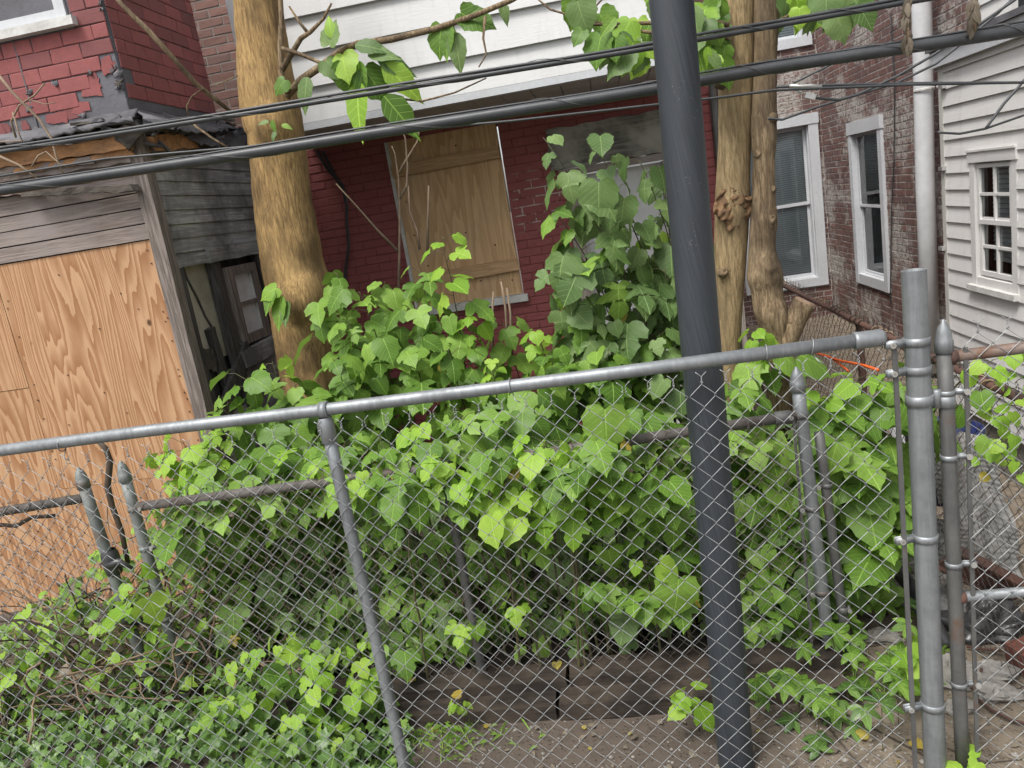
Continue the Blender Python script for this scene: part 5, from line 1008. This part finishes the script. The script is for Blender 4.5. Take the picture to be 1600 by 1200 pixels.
# crumpled bag, sheeting, screen, beam, blue tub
def crumple(name, c, sx, sy, sz, mat, label, cat, seed, amp=.5, fr_=3.):
    mb = MB(); n, m_ = 22, 34; c = Vector(c); vs_ = []
    for i in range(n+1):
        t = math.pi*.5*i/n*1.1
        for k in range(m_):
            a = 2*math.pi*k/m_; d = Vector((math.sin(t)*math.cos(a), math.sin(t)*math.sin(a), math.cos(t))); f = 1+amp*(mnoise.noise(d*1.4+Vector((seed,0,0)))+.55*abs(mnoise.noise(d*fr_+Vector((0,seed,0))))+.3*abs(mnoise.noise(d*fr_*2.3)))-amp*.3; vs_.append(c+Vector((d.x*sx, d.y*sy, max(d.z,-.02)*sz))*f)
    mb.add(vs_, [(i*m_+k, (i+1)*m_+k, (i+1)*m_+(k+1) % m_, i*m_+(k+1) % m_) for i in range(n) for k in range(m_)])
    return tag(mb.build(name, M[mat], None, True), label, cat)
c = az(1545, 995); crumple('crumpled_plastic_bag', (c.x+.02, c.y+.05, 0), .17, .13, .13, 'bag', 'crumpled dark plastic sheet behind the lower gate rail', 'plastic bag', 3.3, .6, 4)
c = az(1500, 985); crumple('grey_sheeting', (c.x, c.y+.12, 0), .15, .12, .10, 'tarpgrey', 'dusty grey crumpled sheeting next to the gate stile', 'sheeting', 8.1, .7, 3)
sc_ = MB(); a, b = az(1445, 930), az(1640, 960); n = 26; vs_ = []
for j in range(11):
    for i in range(n):
        u, v = i/(n-1), j/10; p = a.lerp(b, u)+Vector((.03, .22+.28*v, 0)); p.z = v*(.52+.10*u)*(1-.12*math.sin(u*7)); p.y += .06*math.sin(u*9)+.09*mnoise.noise(Vector((u*5, v*4, 0))); p.x += .04*mnoise.noise(Vector((u*4, v*5, 4))); p.z += .04*mnoise.noise(Vector((u*6, v*3, 7))); vs_.append(p)
sc_.add(vs_, [(j*n+i, j*n+i+1, (j+1)*n+i+1, (j+1)*n+i) for j in range(10) for i in range(n-1) if not (j == 5 and i in (8,9,10)) and not (j == 6 and i in (8,9))])
tag(sc_.build('torn_screen', M['screen'], None, True), 'torn grey mesh screen draped behind the gate', 'screen')
bm_ = thing('rusty_steel_beam', az(1590, 940), 'rusty steel beam lying slanted in front of the torn screen', 'beam')
a, b = az(1480, 870, .33), az(1595, 930, .06); d = (b-a).normalized(); s_ = Vector((-.6,-.75,.25)).normalized(); s_ = (s_-d*s_.dot(d)).normalized(); u_ = d.cross(s_)
for nm, o, w_, h_ in (('web', 0, .008, .11), ('flange', -.055, .07, .009), ('flange', .055, .07, .009)):
    mb = MB(); mb.beam(a+u_*o, b+u_*o, w_, h_, 6, .03, up=u_, seed=5); mb.build(nm, M['rust'], bm_)
a, b = az(1390, 880, .15), az(1480, 1010, .02); mb = MB(); mb.tube([a, a.lerp(b,.5)+Vector((0,0,.05)), b], [.03,.035,.03], 8); tag(mb.build('dark_drain_pipe', M['bag'], None, True), 'dark pipe lying under the leaves behind the gate post', 'pipe')
c = az(1500, 790); tb = thing('blue_plastic_tub', (c.x, c.y+.1, 0), 'navy blue tub half hidden by leaves near the white house', 'tub')
mb = MB(); mb.lathe((c.x-.02, c.y+.15, 0), [(0,.004),(.17,.0),(.185,.20),(.20,.40),(.215,.405),(.215,.425),(.19,.425),(.17,.05),(0,.05)], 22); mb.build('shell', M['blue'], tb, True)
mb = MB(); mb.lathe((c.x-.02, c.y+.15, .30), [(.196,-.012),(.206,-.008),(.206,.008),(.196,.012)], 22); mb.build('rib', M['blue'], tb, True)
c = az(1455, 745); crumple('white_plastic_bag', (c.x, c.y+.3, 0), .17, .16, .42, 'whitebag', 'white plastic bag seen between the gate post and gate stile', 'plastic bag', 5.2, .35, 3)
# red-brown fallen twigs
for i, (pts, lb) in enumerate(([[(1525,1090),(1550,1110),(1580,1125),(1640,1140)], 'long reddish twig lying on the dirt behind the gate'], [[(1518,1075),(1528,1060),(1534,1045)], 'short reddish stick standing by the gate stile'], [[(1510,1010),(1540,1015),(1580,1018)], 'reddish twigs lying under the plastic sheet'])):
    mb = MB(); mb.tube([az(x, y, .02+(.06 if i == 1 and k == 2 else 0)) for k, (x, y) in enumerate(pts)], .006, 5); tag(mb.build('fallen_twig', M['rust'], None, True), lb, 'twig', 'reddish twigs')
# fallen yellow leaves, counted one by one
for x, y, lb in ((1425,1158,'yellow fallen leaf on the dirt beside the gate post'),(1343,1150,'small orange fallen leaf left of the yellow one'),(720,1085,'pale fallen leaf on the timber'),(640,1065,'small orange leaf on the timber behind the line post'),(870,1035,'pale leaf lying on the timber left of the pole'),(235,1187,'yellow leaf in the ivy at the bottom edge')):
    c = az(x, y, .02 if y > 1100 else .115); me = leaf_me('heart', 1, 'yellow'); a = rnd.uniform(0,6.28); o = link_mesh('fallen_leaf', me, None, leaf_matrix(c, (math.cos(a), math.sin(a), 0), (0,-.3,1), .045)); tag(o, lb, 'leaf', 'fallen leaves')
# gravel and litter
gb = MB(); q = random.Random(77)
for k in range(900):
    x, y = q.uniform(560,1640), q.uniform(1075,1240); c = az(x, y)
    if c.y < 2.25 or c.y > 3.3: continue
    if c.x < .4 and q.random() < .45: continue
    r_ = q.uniform(.002,.008)*(1.7 if q.random() < .06 else 1); c.z = gz(c.x, c.y)+r_*.3; vs_ = [c+Vector((math.cos(a)*r_*q.uniform(.7,1.2), math.sin(a)*r_*q.uniform(.7,1.2), 0)) for a in (0,1.25,2.5,3.8,5.0)]+[c+Vector((q.uniform(-.3,.3)*r_, q.uniform(-.3,.3)*r_, r_*.7))]; gb.add(vs_, [(i, (i+1) % 5, 5) for i in range(5)], q.choice((0,0,1)))
tag(gb.build('gravel', [M['stone'], M['concrete']], None), 'loose gravel scattered over the dirt inside the fence', 'gravel', kind='stuff')
P = Plant(79)
for k in range(170):
    x, y = P.q.uniform(560,1640), P.q.uniform(1060,1220); c = az(x, y, .008)
    if c.y < 2.3 or 2.72 < c.y < 3.0: continue
    a = P.q.uniform(0,6.28); P.leaf(c, (math.cos(a), math.sin(a), P.q.uniform(0,.3)), (P.q.uniform(-.4,.4), P.q.uniform(-.5,.2), 1), P.q.uniform(.015,.035), P.q.choice(['leaflet','heart']), P.q.choice(['deadleaf','deadleaf','deadleaf','yellow']))
LL = P.L; P.L = []
for mt in ('deadleaf','yellow'):
    Vs, Fs, Us, Rs, b = [], [], [], [], 0
    for kd, i, m, m2, rv in LL:
        if m2 != mt: continue
        V, F, U = LEAF[kd][i]; A = np.array(m); Vs.append(V @ A[:3,:3].T + A[:3,3]); Fs.append(F+b); Us.append(U); Rs.append(np.full(len(V), rv)); b += len(V)
    o = link_mesh('leaf_litter', np_mesh('leaf_litter', np.concatenate(Vs), np.concatenate(Fs), np.concatenate(Us), mt, np.concatenate(Rs)))
    tag(o, {'deadleaf':'brown leaf litter strewn over the dirt','yellow':'tiny yellowed leaf scraps strewn over the dirt'}[mt], 'leaf litter', kind='stuff')
gr = MB(); q = random.Random(78)
for k in range(900):
    x, y = (q.gauss(700,45), q.gauss(1150,18)) if k < 250 else (q.uniform(1180,1440), q.uniform(1020,1090)) if k < 750 else (q.uniform(1440,1500), q.uniform(1000,1080)); c = az(x, y)
    if c.y < 2.36: continue
    a = q.uniform(0,6.28); d = Vector((math.cos(a), math.sin(a), 0)); L = q.uniform(.015,.06); gr.add([c-d.orthogonal()*.001, c+d.orthogonal()*.001+Vector((.002,0,0)), c+d*L*.6+Vector((0,0,L*.6)), c+d*L+Vector((0,0,L*.5))], [(0,1,2),(0,2,3)])
tag(gr.build('grass', M['leaf'], None), 'thin grass and moss growing on the dirt', 'grass', kind='stuff')
